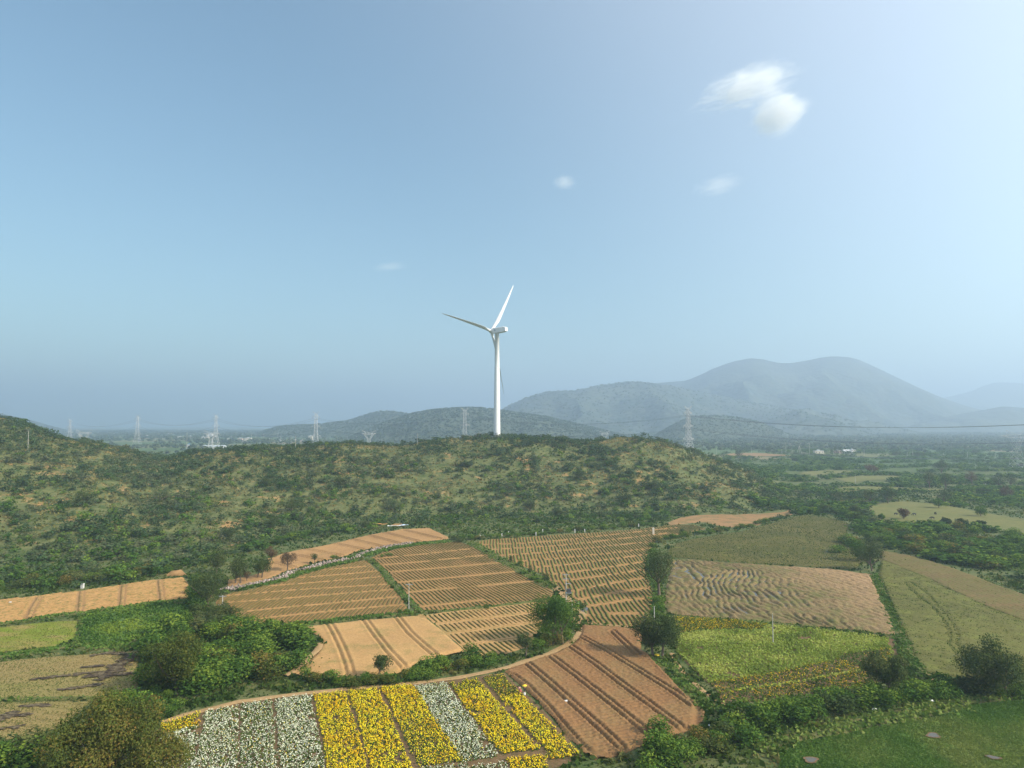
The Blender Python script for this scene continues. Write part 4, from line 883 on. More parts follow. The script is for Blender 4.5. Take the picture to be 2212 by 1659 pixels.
# dry grass and weeds: near ground cover and hill slope
n = 90000; u = rng.uniform(-.95, .95, n); y = 70 + 450 * rng.uniform(0, 1, n) ** .8; x = u * y; kp = ~infields(x, y) & (distpl(x, y, PA) > 1.3) & (rng.uniform(0, 1, n) < .75); x, y = x[kp], y[kp]
z = terrain(x, y); tt = np.clip(.25 + .5 * smooth(z / 6) + (fbm(x / 12, y / 12, 8, 3) - .5) * 1.3, 0, 1)
tufts('ground_cover', np.c_[x, y, z], .35 + y / 900 + .35 * (fbm(x / 6, y / 6, 4, 2) > .55), M['weed'], 9, 2, tint=tt)
n = 62000; u = rng.uniform(-.95, .95, n); y = rng.uniform(66, 215, n); x = u * y; kp = ~infields(x, y) & (distpl(x, y, PA) > 1.2); x, y = x[kp], y[kp]
tt = np.clip(.30 + (fbm(x / 7, y / 7, 18, 3) - .5) * 1.7, 0, 1)
tufts('ground_cover', np.c_[x, y, np.zeros(len(x))], .30 + .45 * (fbm(x / 5, y / 5, 4, 2) > .55), M['weed'], 19, 2, tint=tt)
# tall weeds between the terraced field and the hill
band = PL([(980, 1165), (1100, 1158), (1250, 1148), (1380, 1138), (1450, 1128), (1560, 1108), (1400, 1085), (1200, 1092), (1000, 1100), (900, 1110), (880, 1130)])
q = fill(band, 9000, 12); q = q[~infields(q[:, 0], q[:, 1])]
tile('weed_belt', protos_s[:4], np.c_[q, np.zeros(len(q))][:1500], rng.uniform(1.2, 3.2, 1500), rng.uniform(.7, 1.5, 1500), rng.uniform(.0, .6, 1500), [M['green']], 4)
# valley scrub on the right, far woodland, plain
n = 60000; u = rng.uniform(.30, .98, n); y = np.exp(rng.uniform(math.log(200), math.log(1500), n)); x = u * y
dn = fbm(x / 60, y / 22, 55, 3); kp = (dn > .50) & (terrain(x, y) < 6) & ~infields(x, y) & (y > np.interp(u, [.3, .45, .6, .8, 1], [420, 330, 240, 205, 180])) & (rng.uniform(0, 1, n) < .34)
x, y = x[kp], y[kp]; nn = len(x); w = rng.uniform(2.5, 7, nn) * (1 + y / 1500)
print('valley', nn)
tile('valley_scrub', [bush_proto(230 + i, 5, 30, .24) for i in range(5)], np.c_[x, y, terrain(x, y) - .1], w, w * .5, np.clip(rng.normal(.52, .22, nn) - (y - 300) / 5000, 0, 1), [M['green']], 6)
n = 60000; u = rng.uniform(-.95, .98, n); y = np.sqrt(rng.uniform(640 ** 2, 5200 ** 2, n)); x = u * y
right = smooth((u - .12) / .12); dn = fbm(x / 260, y / 130, 65, 4); prob = right * smooth((y - 1150) / 150) * .95 + (1 - right) * smooth((dn - .50) / .06) * .55 + .03
kp = (rng.uniform(0, 1, n) < prob) & (terrain(x, y) < 8); kp &= ~((np.abs(x - P(1560, 981)[0] - 60) < 130) & (y < 1230)); x, y = x[kp], y[kp]; nn = len(x); w = rng.uniform(7, 16, nn) * (.7 + y / 4500)
print('wood', nn)
protos_f = [bush_proto(260 + i, 4, 12, .42) for i in range(6)]
tile('woodland', protos_f, np.c_[x, y, terrain(x, y) - .3], w, np.clip(w * .55, 4, 10), rng.uniform(.1, .9, nn), [M['far']], 7)
for key, nn, wr in (('h1', 2600, (5, 10)), ('h3', 6000, (6, 12)), ('h2', 3800, (8, 15)), ('h4', 2600, (9, 18)), ('m2', 2500, (12, 20))):
    hf, (ua, ub, fo, yr_) = RG[key]; u = rng.uniform(ua, ub, nn); y = rng.uniform(fo, yr_ * 1.03, nn); x = u * y; z = hf(x, y); kp = z > -4
    x, y, z = x[kp], y[kp], z[kp]; w = rng.uniform(*wr, len(x)) 
    tile('hill_forest', protos_f, np.c_[x, y, z - w * .12], w, w * .5, rng.uniform(.1, .9, len(x)), [M['far']], 8)

# individual bushes -------------------------------------------------
BP = {}
def bush_mesh(kind, i):
    key = (kind, i)
    if key not in BP:
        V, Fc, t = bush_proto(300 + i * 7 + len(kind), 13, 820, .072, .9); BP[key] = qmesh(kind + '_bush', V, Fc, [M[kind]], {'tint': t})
    return BP[key]
nb_ = 0; REG = {}
def bushes(pts, wr, hr, kinds, label, group, seed, cat='bush', jit=1.0, z=None):
    """pts: list of photo points -> one bush each"""
    global nb_
    rng = np.random.default_rng(seed); single = len(pts) > 30 or 'below the leftmost' in label
    for (a, b) in pts:
        x, y = P(a, b); x += rng.normal(0, jit * .5); y += rng.normal(0, jit)
        w = rng.uniform(*wr); h = rng.uniform(*hr); kd = kinds[rng.integers(0, len(kinds))]
        adj = {'green': 'leafy green', 'olive': 'brownish green', 'dark': 'dark green', 'scrub': 'grey green'}[kd]; REG.setdefault((group, single), []).append((x, y, adj, None))
        o = link('bush', bush_mesh(kd, int(rng.integers(0, 4))), None, (x, y, float(terrain(x, y)) - .05), None, label, cat, group, rng.uniform(0, 6.28), (w * 1.15, w * 1.15 * rng.uniform(.8, 1.2), h)); nb_ += 1; REG[(group, single)][-1] = (x, y, adj, o)
def along(pts, n):
    pl = np.array(pts, float); return [tuple(p) for p in resample(pl, np.linalg.norm(np.diff(pl, axis=0), axis=1).sum() / max(1, n - 1) * .999)]
def area(pts, n, seed):
    rng = np.random.default_rng(seed); pl = np.array(pts, float); a, b = pl.min(0), pl.max(0); out = []
    while len(out) < n:
        p = rng.uniform(a, b)
        if inpoly(np.array([p[0]]), np.array([p[1]]), pl)[0] and all(math.hypot((p[0] - q[0]), (p[1] - q[1]) * 2) > 13 for q in out[-200:]): out.append(tuple(p))
        elif rng.uniform() < .01: out.append(tuple(p)) if inpoly(np.array([p[0]]), np.array([p[1]]), pl)[0] else None
    return out
K = ['green', 'green', 'green', 'olive']
bushes(along([(655, 1474), (700, 1481), (760, 1480), (830, 1477), (905, 1468), (960, 1455), (1010, 1444), (1062, 1432)], 24), (3.0, 4.6), (1.6, 2.6), K, 'low leafy green bush in the hedge between the plain orange field and the flower beds', 'bushes of the hedge above the flower beds', 1)
bushes([(922, 1452), (948, 1450), (1020, 1428)], (4.5, 6), (3, 3.8), ['green'], 'tall bright green bush in the hedge right of the lone small tree', 'tall bushes right of the small tree', 2)
bushes(area([(330, 1400), (400, 1385), (480, 1370), (560, 1375), (640, 1385), (680, 1400), (660, 1440), (610, 1480), (520, 1502), (400, 1508), (320, 1508)], 44, 3), (5.5, 8.5), (3.2, 5.2), ['green', 'green', 'green', 'olive', 'green'], 'bright green bush in the big thicket left of the plain orange field', 'bushes of the big thicket on the left', 3)
bushes([(650, 1405), (630, 1392), (590, 1385), (560, 1390)], (7, 9), (5, 6), ['green'], 'tall rounded green bush on the right rim of the big thicket', 'tall bushes on the rim of the big thicket', 4)
bushes([(340, 1400), (318, 1430), (350, 1375), (375, 1380), (400, 1390)], (6, 8), (5, 6.5), ['green'], 'tall yellowish green bush at the left rim of the big thicket', 'bushes at the left rim of the big thicket', 5)
bushes(along([(410, 1262), (412, 1290), (425, 1320), (415, 1345)], 9), (3.5, 6), (2.4, 4), ['green', 'green', 'dark'], 'green bush in the strip between the left strip field and the furrowed field', 'bushes along the left strip field end', 6)
bushes([(425, 1372), (470, 1362), (500, 1372), (450, 1355), (530, 1362)], (6, 8), (3.5, 5), ['dark', 'green'], 'dark bush behind the thicket, below the furrowed field', 'dark bushes behind the thicket', 7)
bushes(area([(300, 1500), (420, 1510), (420, 1530), (350, 1555), (270, 1560), (250, 1540)], 18, 5), (2.4, 4), (1.2, 2.2), K, 'low green bush on the slope between the thicket and the leftmost flower bed', 'low bushes above the leftmost flower bed', 8)
bushes([(262, 1548), (245, 1540), (280, 1545)], (5, 6.5), (3.5, 4.5), ['green'], 'deep green bush behind the large olive tree', 'deep green bushes behind the olive tree', 9)
bushes([(20, 1660), (60, 1650), (0, 1640), (95, 1660), (40, 1680), (-20, 1670), (120, 1690)], (6, 8), (3.5, 5), ['dark', 'green'], 'dark green bush in the bottom left corner', 'bushes in the bottom left corner', 10)
bushes([(1428, 1600), (1440, 1625), (1415, 1640), (1458, 1640), (1400, 1665), (1445, 1665), (1475, 1650)], (4.2, 5.6), (3, 4.6), ['green'], 'vine covered bright green bush below the brown ploughed field', 'vine covered bushes below the ploughed field', 11)
bushes(along([(1500, 1635), (1530, 1622), (1560, 1600)], 7), (3.6, 5), (2, 3), ['olive', 'green', 'dark'], 'dull green bush in the rough ground right of the vine covered bushes', 'dull bushes below the ploughed field', 12)
bushes(along([(1580, 1588), (1600, 1560), (1625, 1572), (1671, 1562), (1696, 1552), (1734, 1540), (1780, 1540), (1821, 1528), (1860, 1522), (1905, 1524), (1950, 1520)], 27), (4.2, 6.2), (2.6, 4.2), ['green', 'green', 'green', 'dark'], 'bushy creeper covered shrub in the hedge between marigold rows and near meadow', 'shrubs of the hedge above the near meadow', 13)
bushes(along([(1975, 1508), (2010, 1503), (2048, 1500)], 8), (4.5, 6), (2.4, 3.4), ['green'], 'rounded green shrub between the two large trees on the right', 'shrubs between the two right hand trees', 14)
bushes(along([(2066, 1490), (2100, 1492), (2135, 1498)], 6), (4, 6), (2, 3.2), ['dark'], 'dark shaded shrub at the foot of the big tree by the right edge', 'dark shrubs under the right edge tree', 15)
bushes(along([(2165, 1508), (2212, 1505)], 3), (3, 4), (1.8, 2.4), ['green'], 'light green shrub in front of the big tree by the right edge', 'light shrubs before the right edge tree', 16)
bushes(area([(1825, 1160), (1859, 1136), (1909, 1146), (2034, 1142), (2212, 1160), (2212, 1250), (2184, 1246), (2084, 1222), (1984, 1208), (1915, 1195), (1859, 1203), (1822, 1190)], 58, 7), (7, 12), (3, 5), ['green', 'green', 'green', 'dark', 'olive'], 'spreading green bush in the thicket right of the dark olive field', 'bushes of the valley thicket on the right', 17, jit=3)
bushes(along([(1745, 1098), (1790, 1106), (1830, 1115), (1870, 1128), (1905, 1140)], 14), (6, 9), (3, 4.5), ['green', 'dark'], 'green bush in the belt behind the dark olive field', 'bushes of the belt behind the olive field', 18, jit=3)
bushes(along([(1412, 1182), (1425, 1168), (1480, 1158), (1530, 1152), (1580, 1144), (1640, 1132), (1700, 1116)], 22), (3.5, 6), (1.5, 2.6), ['green', 'green', 'olive'], 'bright green bush in the verge between terraced field and dark olive field', 'bushes of the verge behind the terraced field', 19)
bushes(along([(1000, 1166), (1080, 1161), (1180, 1153), (1300, 1143), (1400, 1134)], 22), (3.5, 6.5), (1.5, 2.6), ['green', 'green', 'olive'], 'green bush along the far edge of the terraced field', 'bushes along the far edge of the terraced field', 20)
bushes(along([(560, 1184), (640, 1162), (700, 1150), (760, 1143), (820, 1130)], 20), (5, 8), (2.2, 3.4), ['green', 'green', 'dark'], 'spreading green bush above the upper orange strip field', 'bushes above the upper orange strip field', 21, jit=2)
bushes(along([(20, 1272), (90, 1262), (180, 1255), (260, 1248), (380, 1232)], 22), (4, 7), (2.2, 3.6), ['green', 'green', 'dark', 'olive'], 'green bush at the hill foot above the left strip field', 'bushes above the left strip field', 22, jit=2)
bushes([(1104, 1215), (1123, 1224), (1147, 1238), (1180, 1256)], (2.2, 3.2), (2.2, 3.2), ['dark', 'green'], 'small dark shrub on the bund left of the terraced field', 'shrubs on the bund beside the terraced field', 23, jit=.3)
bushes([(1130, 1240), (1152, 1252), (1165, 1258)], (3.4, 4.6), (1, 1.4), ['green'], 'low spreading weed bush on the bund left of the terraced field', 'low weeds beside the terraced field', 24, jit=.3)
bushes([(1420, 1305), (1424, 1325), (1415, 1342), (1432, 1345)], (3.4, 4.4), (2, 3), ['green', 'olive'], 'grey green bush behind the dark twin tree beside the bare pole', 'bushes behind the twin tree', 25, jit=.4)
bushes([(1180, 1392), (1205, 1393), (1225, 1385), (1160, 1400)], (4, 5), (2.2, 3), ['green', 'olive'], 'low bush at the foot of the broad willowy tree', 'bushes under the willowy tree', 26, jit=.4)
bushes([(823, 1204), (838, 1200), (720, 1207), (660, 1227)], (2.2, 3.4), (1, 1.6), ['green'], 'small green bush on the rubble bund above the furrowed fields', 'small bushes on the rubble bund', 27, jit=.4)
bushes([(985, 1166), (992, 1172), (1475, 1153)], (3.4, 4.6), (2, 3), ['dark'], 'dark round bush at the corner where two fields meet', 'dark bushes at field corners', 28, jit=.4)
bushes([(881, 1325), (864, 1327)], (1.8, 2.6), (1.2, 1.7), ['green'], 'small leafy bush at the foot of the slim pole between the furrowed fields', 'small bushes at the slim pole', 29, jit=.3)
ORD = ['first', 'second', 'third', 'fourth', 'fifth', 'sixth', 'seventh', 'eighth', 'ninth', 'tenth', 'eleventh', 'twelfth', 'thirteenth', 'fourteenth', 'fifteenth', 'sixteenth', 'seventeenth', 'eighteenth', 'nineteenth', 'twentieth'] + ['twenty-' + q for q in ('first', 'second', 'third', 'fourth', 'fifth', 'sixth', 'seventh', 'eighth', 'ninth')] + ['thirtieth']
for (grp, many), lst in REG.items():
    word = grp.split()[0] if grp.split()[0] in ('bushes', 'shrubs', 'weeds') else ' '.join(grp.split()[:2]); rest = grp
    for a, b in (('bushes', 'bush'), ('shrubs', 'shrub'), ('weeds', 'weed')): rest = rest.replace(a, b, 1) if rest.split()[0] == a or a in rest.split()[:4] else rest
    for q in ('dark ', 'tall ', 'low ', 'deep green ', 'dull ', 'small ', 'light ', 'vine covered '):
        if rest.startswith(q) and q != 'tall ' and q != 'vine covered ': rest = rest[len(q):]
    if many:
        ys = sorted(o[1] for o in lst); t1, t2 = ys[len(ys) // 3], ys[2 * len(ys) // 3]; rows = [[o for o in lst if o[1] < t1], [o for o in lst if t1 <= o[1] < t2], [o for o in lst if o[1] >= t2]]; nm = ['front row', 'middle row', 'back row']
    else: rows = [lst]; nm = ['']
    for rw, rn in zip(rows, nm):
        rw.sort(key=lambda o: o[0] / o[1])
        for i, o in enumerate(rw): o[3]['label'] = f"{o[2]} {rest}, {rn + ', ' if rn else ''}{ORD[i]} from left"
# short growth on the open fields
for nm_, fp, n_, hh, lo, hi in (('olive_field', f14, 30000, .28, .1, .65), ('olive_field.001', f15, 60000, .25, .25, .8), ('stubble_field', f4, 16000, .16, .5, 1.0), ('stubble_field.001', f5, 12000, .16, .5, 1.0), ('lime_field', f3, 9000, .16, .35, .8)):
    q = fill(fp, n_, 31); q = q[(np.abs(q[:, 0]) < q[:, 1] * .84)]; t_ = np.clip(lo + (hi - lo) * (.5 + (fbm(q[:, 0] * .07, q[:, 1] * .07, 3, 4) - .5) * 2.4), 0, 1)
    tufts('grass', np.c_[q, np.full(len(q), .2)], hh, M['weed'], 33, 1, bpy.data.objects[nm_], 'stuff', t_)
print('bushes', nb_)

# trees --------------------------------------------------------------
def tree(base, cw, total, kind, label, group, seed, low=.22, cards_n=1500, csize=.42, trunks=1, cat='tree', lean=0.0, far=False, sparse=1.0, xoff=0.0):
    """base: photo point of the trunk foot; cw, total: crown width and full height in photo units"""
    rng = np.random.default_rng(seed)
    if far: x, y, z = VT(*base)
    else: x, y = P(*base); z = float(terrain(x, y))
    k = y / F * 1024 / 2212.0; W = cw * k; H = total * k * 1.02
    root = bpy.data.objects.new('tree', None); C.objects.link(root); root.location = (x, y, z); root['label'] = label; root['category'] = cat; root['group'] = group
    zc0 = H * low; RZ = (H - zc0) / 2; cz = zc0 + RZ; cx0 = xoff * k; R_ = W / 2 * 1.24
    mb = MB(); r0 = max(.10, H * .028)
    lx, ly = lean * H + cx0 * .5, rng.uniform(-.03, .03) * H
    for t in range(trunks):
        ox = (t - (trunks - 1) / 2) * R_ * .35
        mb.tube([(ox, 0, -.3), (ox * .9 + lx * .3, ly * .3, zc0 * .6), (ox * .8 + lx, ly, zc0 + RZ * .5), (lx * 1.1, ly, cz + RZ * .3)], [r0 * 1.25, r0, r0 * .7, r0 * .25], 7)
    nl = 6
    for i in range(nl):
        a = 2 * PI * i / nl + rng.uniform(-.4, .4); s = zc0 * rng.uniform(.75, 1.0) + RZ * .15; e = R_ * rng.uniform(.5, .8)
        mb.tube([(lx * .6, ly * .6, s), (lx + math.cos(a) * e * .5, ly + math.sin(a) * e * .5, s + RZ * .45), (lx + math.cos(a) * e, ly + math.sin(a) * e, cz + RZ * rng.uniform(-.2, .5))], [r0 * .6, r0 * .38, r0 * .12], 5)
    link('trunk', mb.mesh('trunk', [M['bark']], True), root)
    nb = 30; Vs = []; T = []; bl = []
    for i in range(nb):
        d = rng.normal(size=3); d /= np.linalg.norm(d); rr_ = rng.uniform(.35, .78) if i > 3 else rng.uniform(0, .4)
        c = np.array([cx0 + lx * .6 + d[0] * R_ * rr_, ly + d[1] * R_ * rr_, cz + d[2] * RZ * rr_]); br = min(R_, RZ) * rng.uniform(.30, .50); bl.append((c, br, rng.uniform(-.22, .22)))
    wsum = sum(b[1] ** 2 for b in bl)
    for c, br, tb in bl:
        n = int(cards_n * 3.0 * br ** 2 / wsum); d = rng.normal(size=(n, 3)); d[:, 2] += .25; d /= np.linalg.norm(d, axis=1, keepdims=True)
        p = c + d * br * rng.uniform(.45, 1.15, (n, 1)) ** .8
        Vs.append(cards(p, d + rng.normal(0, .5, (n, 3)), csize * .72 * rng.uniform(.55, 1.35, n), rng, .6)); T.append(np.repeat(np.clip(.48 + tb + rng.normal(0, .15, n), 0, 1), 4))
    V = np.concatenate(Vs); link('crown', qmesh('crown', V, card_faces(len(V) // 4), [M[kind]], {'tint': np.concatenate(T)}), root)
    return root
G = 'dark field trees'
tree((1410, 1418), 62, 92, 'dark', 'left half of the dense dark twin tree standing over the brown ploughed field', 'twin trees by the brown ploughed field', 1, .20, 2600, .42, xoff=-6)
tree((1430, 1421), 62, 88, 'dark', 'right half of the dense dark twin tree, beside the yellow basket and the leafy crop', 'twin trees by the brown ploughed field', 2, .22, 2600, .42, xoff=8)
tree((1424, 1288), 68, 104, 'dark', 'tall dark tree at the edge of the rutted stubble field casting a shadow left', G, 3, .22, 2400, .42, xoff=-5)
tree((1206, 1392), 98, 102, 'green', 'broad willowy green tree beside the transformer poles', G, 4, .06, 4200, .42, trunks=2, xoff=-4)
tree((1137, 1420), 36, 50, 'dark', 'small round dark tree left of the broad willowy tree', G, 5, .35, 900, .32, xoff=-2)
tree((815, 1470), 39, 54, 'dark', 'lone small tree with a slanting trunk in front of the plain orange field', G, 6, .35, 1000, .32, lean=.10, xoff=4)
tree((1923, 1511), 80, 96, 'dark', 'broad dusky green tree in front of the marigold rows', G, 7, .26, 3000, .42, xoff=-6)
tree((2175, 1502), 132, 112, 'dark', 'very dark spreading tree at the right edge with a pale trunk', G, 8, .12, 4600, .45, xoff=-16)
tree((1884, 1233), 58, 58, 'dark', 'round dark tree at the corner of dark olive and brown fields', G, 9, .12, 1500, .42, xoff=-6)
tree((1856, 1212), 50, 44, 'green', 'leafy green tree just left behind the round dark corner tree', G, 10, .05, 1200, .45)
tree((383, 1500), 128, 128, 'olive', 'big rounded brown green tree with visible trunk in front of the thicket', G, 11, .16, 5200, .42, xoff=-8)
tree((230, 1700), 210, 185, 'olive', 'largest brown green tree in the bottom left, left of the flower beds', G, 12, .10, 9000, .42)
tree((335, 1712), 120, 120, 'olive', 'lower brown green tree touching the leftmost white flower bed', G, 13, .10, 4200, .40)
tree((130, 1712), 90, 100, 'olive', 'brown green tree left of the largest tree in the bottom left', G, 14, .1, 2600, .42)
tree((448, 1312), 76, 84, 'dark', 'dense dark tree at the end of the left strip field', G, 15, .14, 2400, .42)
tree((478, 1350), 84, 44, 'dark', 'wide low dark tree below the leaning pole left of the furrowed field', G, 16, .05, 1800, .42)
LT = 'trees along the stone heaps'
tree((514, 1263), 52, 60, 'dark', 'dark two stemmed tree in the row above the furrowed field, nearest the hill bushes', LT, 17, .22, 1500, .42, trunks=2)
tree((468, 1238), 46, 58, 'dark', 'tall brownish tree behind the row of trees above the furrowed field', LT, 18, .15, 1300, .42)
tree((561, 1250), 46, 46, 'dark', 'dark tree with forked trunk and brownish right side in the row above the furrowed field', LT, 19, .25, 1200, .40, trunks=2, xoff=4)
tree((533, 1258), 16, 26, 'brown', 'thin brownish sapling between the two dark row trees', LT, 20, .3, 250, .34)
tree((586, 1213), 30, 32, 'brown', 'reddish brown tree at the left tip of the upper orange field', LT, 21, .25, 700, .38)
tree((621, 1236), 36, 42, 'brown', 'bare looking reddish brown tree standing on the upper orange field', LT, 22, .35, 900, .36)
tree((679, 1220), 17, 25, 'dark', 'little sapling with thin stem at the rubble wall of the upper orange field', LT, 23, .42, 260, .32)
tree((497, 1170), 36, 34, 'dark', 'dark bushy tree above the row of trees at the foot of the hill', LT, 24, .1, 800, .45)
tree((585, 1150), 30, 34, 'dark', 'dark tree at the foot of the hill above the green bushes', LT, 25, .1, 600, .45)
VTG = 'scattered trees in the valley on the right'
for k_, (bx, by, cw, tt_, kd, lb) in enumerate([
    (1918, 1088, 38, 36, 'dark', 'round dark tree behind the pale meadow, right one of a pair'), (1880, 1088, 36, 34, 'dark', 'round dark tree behind the pale meadow, left one of a pair'),
    (2008, 1054, 28, 40, 'dark', 'leaning brown tree in the valley, front left of a group of three'), (2043, 1057, 30, 36, 'dark', 'brown tree with a thin trunk, front right of the group of three'),
    (2034, 1022, 36, 28, 'dark', 'brown tree at the back of the group of three'), (1882, 1024, 30, 22, 'brown', 'lone reddish tree behind the small pale field'),
    (2100, 1046, 26, 28, 'brown', 'thin brown tree right of the group of three'), (2158, 1054, 30, 32, 'dark', 'grey green tree, left one of a pair near the right edge'),
    (2184, 1052, 24, 30, 'dark', 'grey green tree, right one of a pair near the right edge'), (2176, 1078, 36, 28, 'brown', 'brownish tree below the pair near the right edge'),
    (2040, 1088, 46, 34, 'dark', 'wide dark tree behind the grazing cattle'), (2028, 1098, 26, 22, 'green', 'small grey bush tree left of the wide dark one behind the cattle'),
    (2119, 1116, 30, 24, 'green', 'rounded green tree at the far side of the cattle meadow'), (2042, 1136, 26, 18, 'dark', 'dark bush tree on the near side of the cattle meadow, left one'),
    (2078, 1140, 24, 20, 'dark', 'dark bush tree on the near side of the cattle meadow, middle one'), (2116, 1140, 24, 16, 'dark', 'dark bush tree on the near side of the cattle meadow, right one'),
    (2124, 1070, 30, 16, 'dark', 'low dark tree between the pair and the wide dark tree'), (1847, 1115, 26, 24, 'dark', 'dark tree at the left end of the cattle meadow'),
    (1868, 1122, 20, 18, 'dark', 'dark tree right beside the one at the left end of the cattle meadow'), (1905, 1124, 12, 14, 'green', 'small upright green tree left of the grazing cattle'),
    (1953, 1122, 20, 26, 'brown', 'leafless grey tree between the grazing cattle'), (1806, 1078, 30, 16, 'dark', 'dark low tree left behind the pale meadow'),
    (1718, 998, 14, 9, 'dark', 'small dark tree left below the roadside pole row'), (1808, 985, 34, 24, 'dark', 'wide dark tree behind the roadside houses'),
    (1598, 989, 22, 20, 'dark', 'dark round tree on the bare red earth right of the hill'), (1936, 984, 26, 10, 'dark', 'dark spreading tree right of the roadside houses'), (1984, 987, 34, 12, 'dark', 'dark spreading tree in the pole row near the right'),
    (1662, 978, 18, 14, 'dark', 'dark tree left of the tripod poles')]):
    tree((bx, by), cw, tt_, kd, lb, VTG, 60 + k_, .12, 700, .6 if by > 1040 else .9, far=True)
HG = 'trees standing out of the hillside scrub'
for k_, (bx, by, cw, tt_, lb) in enumerate([(1145, 1104, 30, 26, 'dark clump tree at the foot of the hill below the turbine'), (1040, 940, 18, 12, 'dark round tree on the hilltop just left of the turbine foot'), (1205, 1120, 24, 24, 'dark green tree in the weeds above the terraced field'),
    (845, 1105, 44, 28, 'dark green tree at the end of the hill track'), (1350, 1085, 30, 20, 'dark lone bush tree on the pale lower slope'), (630, 1105, 56, 28, 'wide grey green tree on the lower left slope'),
    (345, 1085, 60, 34, 'dense dark tree halfway up the left slope'), (180, 1090, 44, 30, 'dense dark tree low on the left slope'), (575, 1052, 30, 20, 'dark tree midway up the middle slope'), (1010, 1010, 30, 16, 'dark tree high on the slope under the turbine'),
    (740, 1050, 34, 22, 'dark tree on the slope left of the middle'), (1250, 1035, 30, 20, 'dark tree on the slope right of the turbine'), (1415, 1060, 34, 22, 'dark tree near the grassy right shoulder of the hill')]):
    tree((bx, by), cw, tt_, 'dark' if k_ % 3 else 'scrub', lb, HG, 120 + k_, .05, 700, .6, far=True)
# ------------------------------------------------------------------ wind turbine
def root_at(name, loc, label, cat, group=None):
    r = bpy.data.objects.new(name, None); C.objects.link(r); r.location = loc; r['label'] = label; r['category'] = cat
    if group: r['group'] = group
    return r
m, nt, out = newmat('turbine_white'); n_ = noise(nt, .35, 4, .6, wpos(nt)); c_ = mix(nt, step(nt, n_.outputs[0], .3, .8), (.80, .80, .78), (.72, .72, .70)); finish(nt, out, c_, .45, spec=.4); M['tw'] = m
M['blue'] = plain('logo_blue', (.03, .10, .22), .5); M['dkgrey'] = plain('dark_grey', (.06, .065, .07), .6); M['grey'] = plain('grey_steel', (.30, .31, .32), .5, .4)
M['conc'] = plain('concrete', (.50, .48, .44), .85); M['paleconc'] = plain('pale_concrete', (.46, .44, .40), .85)
u_, s_ = ray(1073.5, 942.5); TY = 508.0; tx = u_ * TY; tz = CAM_H + s_ * TY
turb = root_at('wind_turbine', (tx, TY, tz), 'tall white three bladed wind turbine on the hilltop', 'wind turbine')
HUBH = 79.0
mb = MB(); mb.tube([(0, 0, -4), (0, 0, 0), (0, 0, 26), (0, 0, 52), (0, 0, HUBH - 2.0)], [2.55, 2.5, 2.2, 1.85, 1.5], 40); link('tower', mb.mesh('tower', [M['tw']], True), turb)
for z_ in (26, 52):
    mb = MB(); r_ = 2.2 if z_ == 26 else 1.85; mb.tube([(0, 0, z_ - .12), (0, 0, z_ + .12)], r_ + .05, 40); link('flange', mb.mesh('flange', [M['tw']], True), turb)
mb = MB(); mb.tube([(0, 0, -3), (0, 0, .35)], 4.6, 28); link('foundation', mb.mesh('foundation', [M['conc']]), turb)
mb = MB(); mb.box(-.55, .55, -2.62, -2.3, .4, 2.8); link('door', mb.mesh('door', [M['grey']]), turb)
ax = Vector((-.777, .63, 0)).normalized(); sv = Vector((.63, .777, 0)).normalized(); up = Vector((0, 0, 1))
# nacelle: long box with chamfered, raised rear hood
def npt(a, s, z): return ax * a + sv * s + up * (HUBH + z)
prof = [(3.4, -1.75, 1.75), (3.2, -1.95, 2.0), (-5.8, -1.75, 2.1), (-6.6, -1.55, 2.4), (-8.9, -1.05, 1.75), (-9.0, -.9, .6)]
mb = MB(); vs_ = []
for a, lo, hi in prof:
    w = 1.75 if -6 < a < 3.3 else 1.5
    for s, z in ((-w, lo), (-w, hi - .35), (-w + .35, hi), (w - .35, hi), (w, hi - .35), (w, lo), (w - .3, lo - .15), (-w + .3, lo - .15)): vs_.append(npt(a, s, z))
fs = []
for i in range(len(prof) - 1):
    for k in range(8): fs.append((i * 8 + k, i * 8 + (k + 1) % 8, (i + 1) * 8 + (k + 1) % 8, (i + 1) * 8 + k))
fs += [tuple(reversed(range(8))), tuple((len(prof) - 1) * 8 + k for k in range(8))]
mb.add(vs_, fs); nac = link('nacelle', mb.mesh('nacelle', [M['tw']]), turb)
mb = MB(); mb.tube([npt(-7.6, 0, -1.2) , npt(-7.6, 0, -1.25)], .01, 3)
# rear vent slot and round emblem
mb = MB()
for z in (.95,): mb.add([npt(-6.7, -1.53, z), npt(-9.02, -1.25, z - .25), npt(-9.02, 1.25, z - .25), npt(-6.7, 1.53, z), npt(-6.7, -1.53, z + .12), npt(-9.1, -1.27, z - .1), npt(-9.1, 1.27, z - .1), npt(-6.7, 1.53, z + .12)], [(0, 1, 2, 3), (4, 7, 6, 5), (0, 4, 5, 1), (1, 5, 6, 2), (2, 6, 7, 3), (3, 7, 4, 0)])
link('vent_slot', mb.mesh('vent_slot', [M['dkgrey']]), nac)
mb = MB(); cn = 22; o1 = []; c0 = (.9, .15)
for r_, k in ((.78, 0), (.60, 1)):
    for i in range(cn): a = 2 * PI * i / cn; o1.append(npt(c0[0] + math.cos(a) * r_, -1.80, c0[1] + math.sin(a) * r_))
mb.add(o1, [(i, (i + 1) % cn, cn + (i + 1) % cn, cn + i) for i in range(cn)])
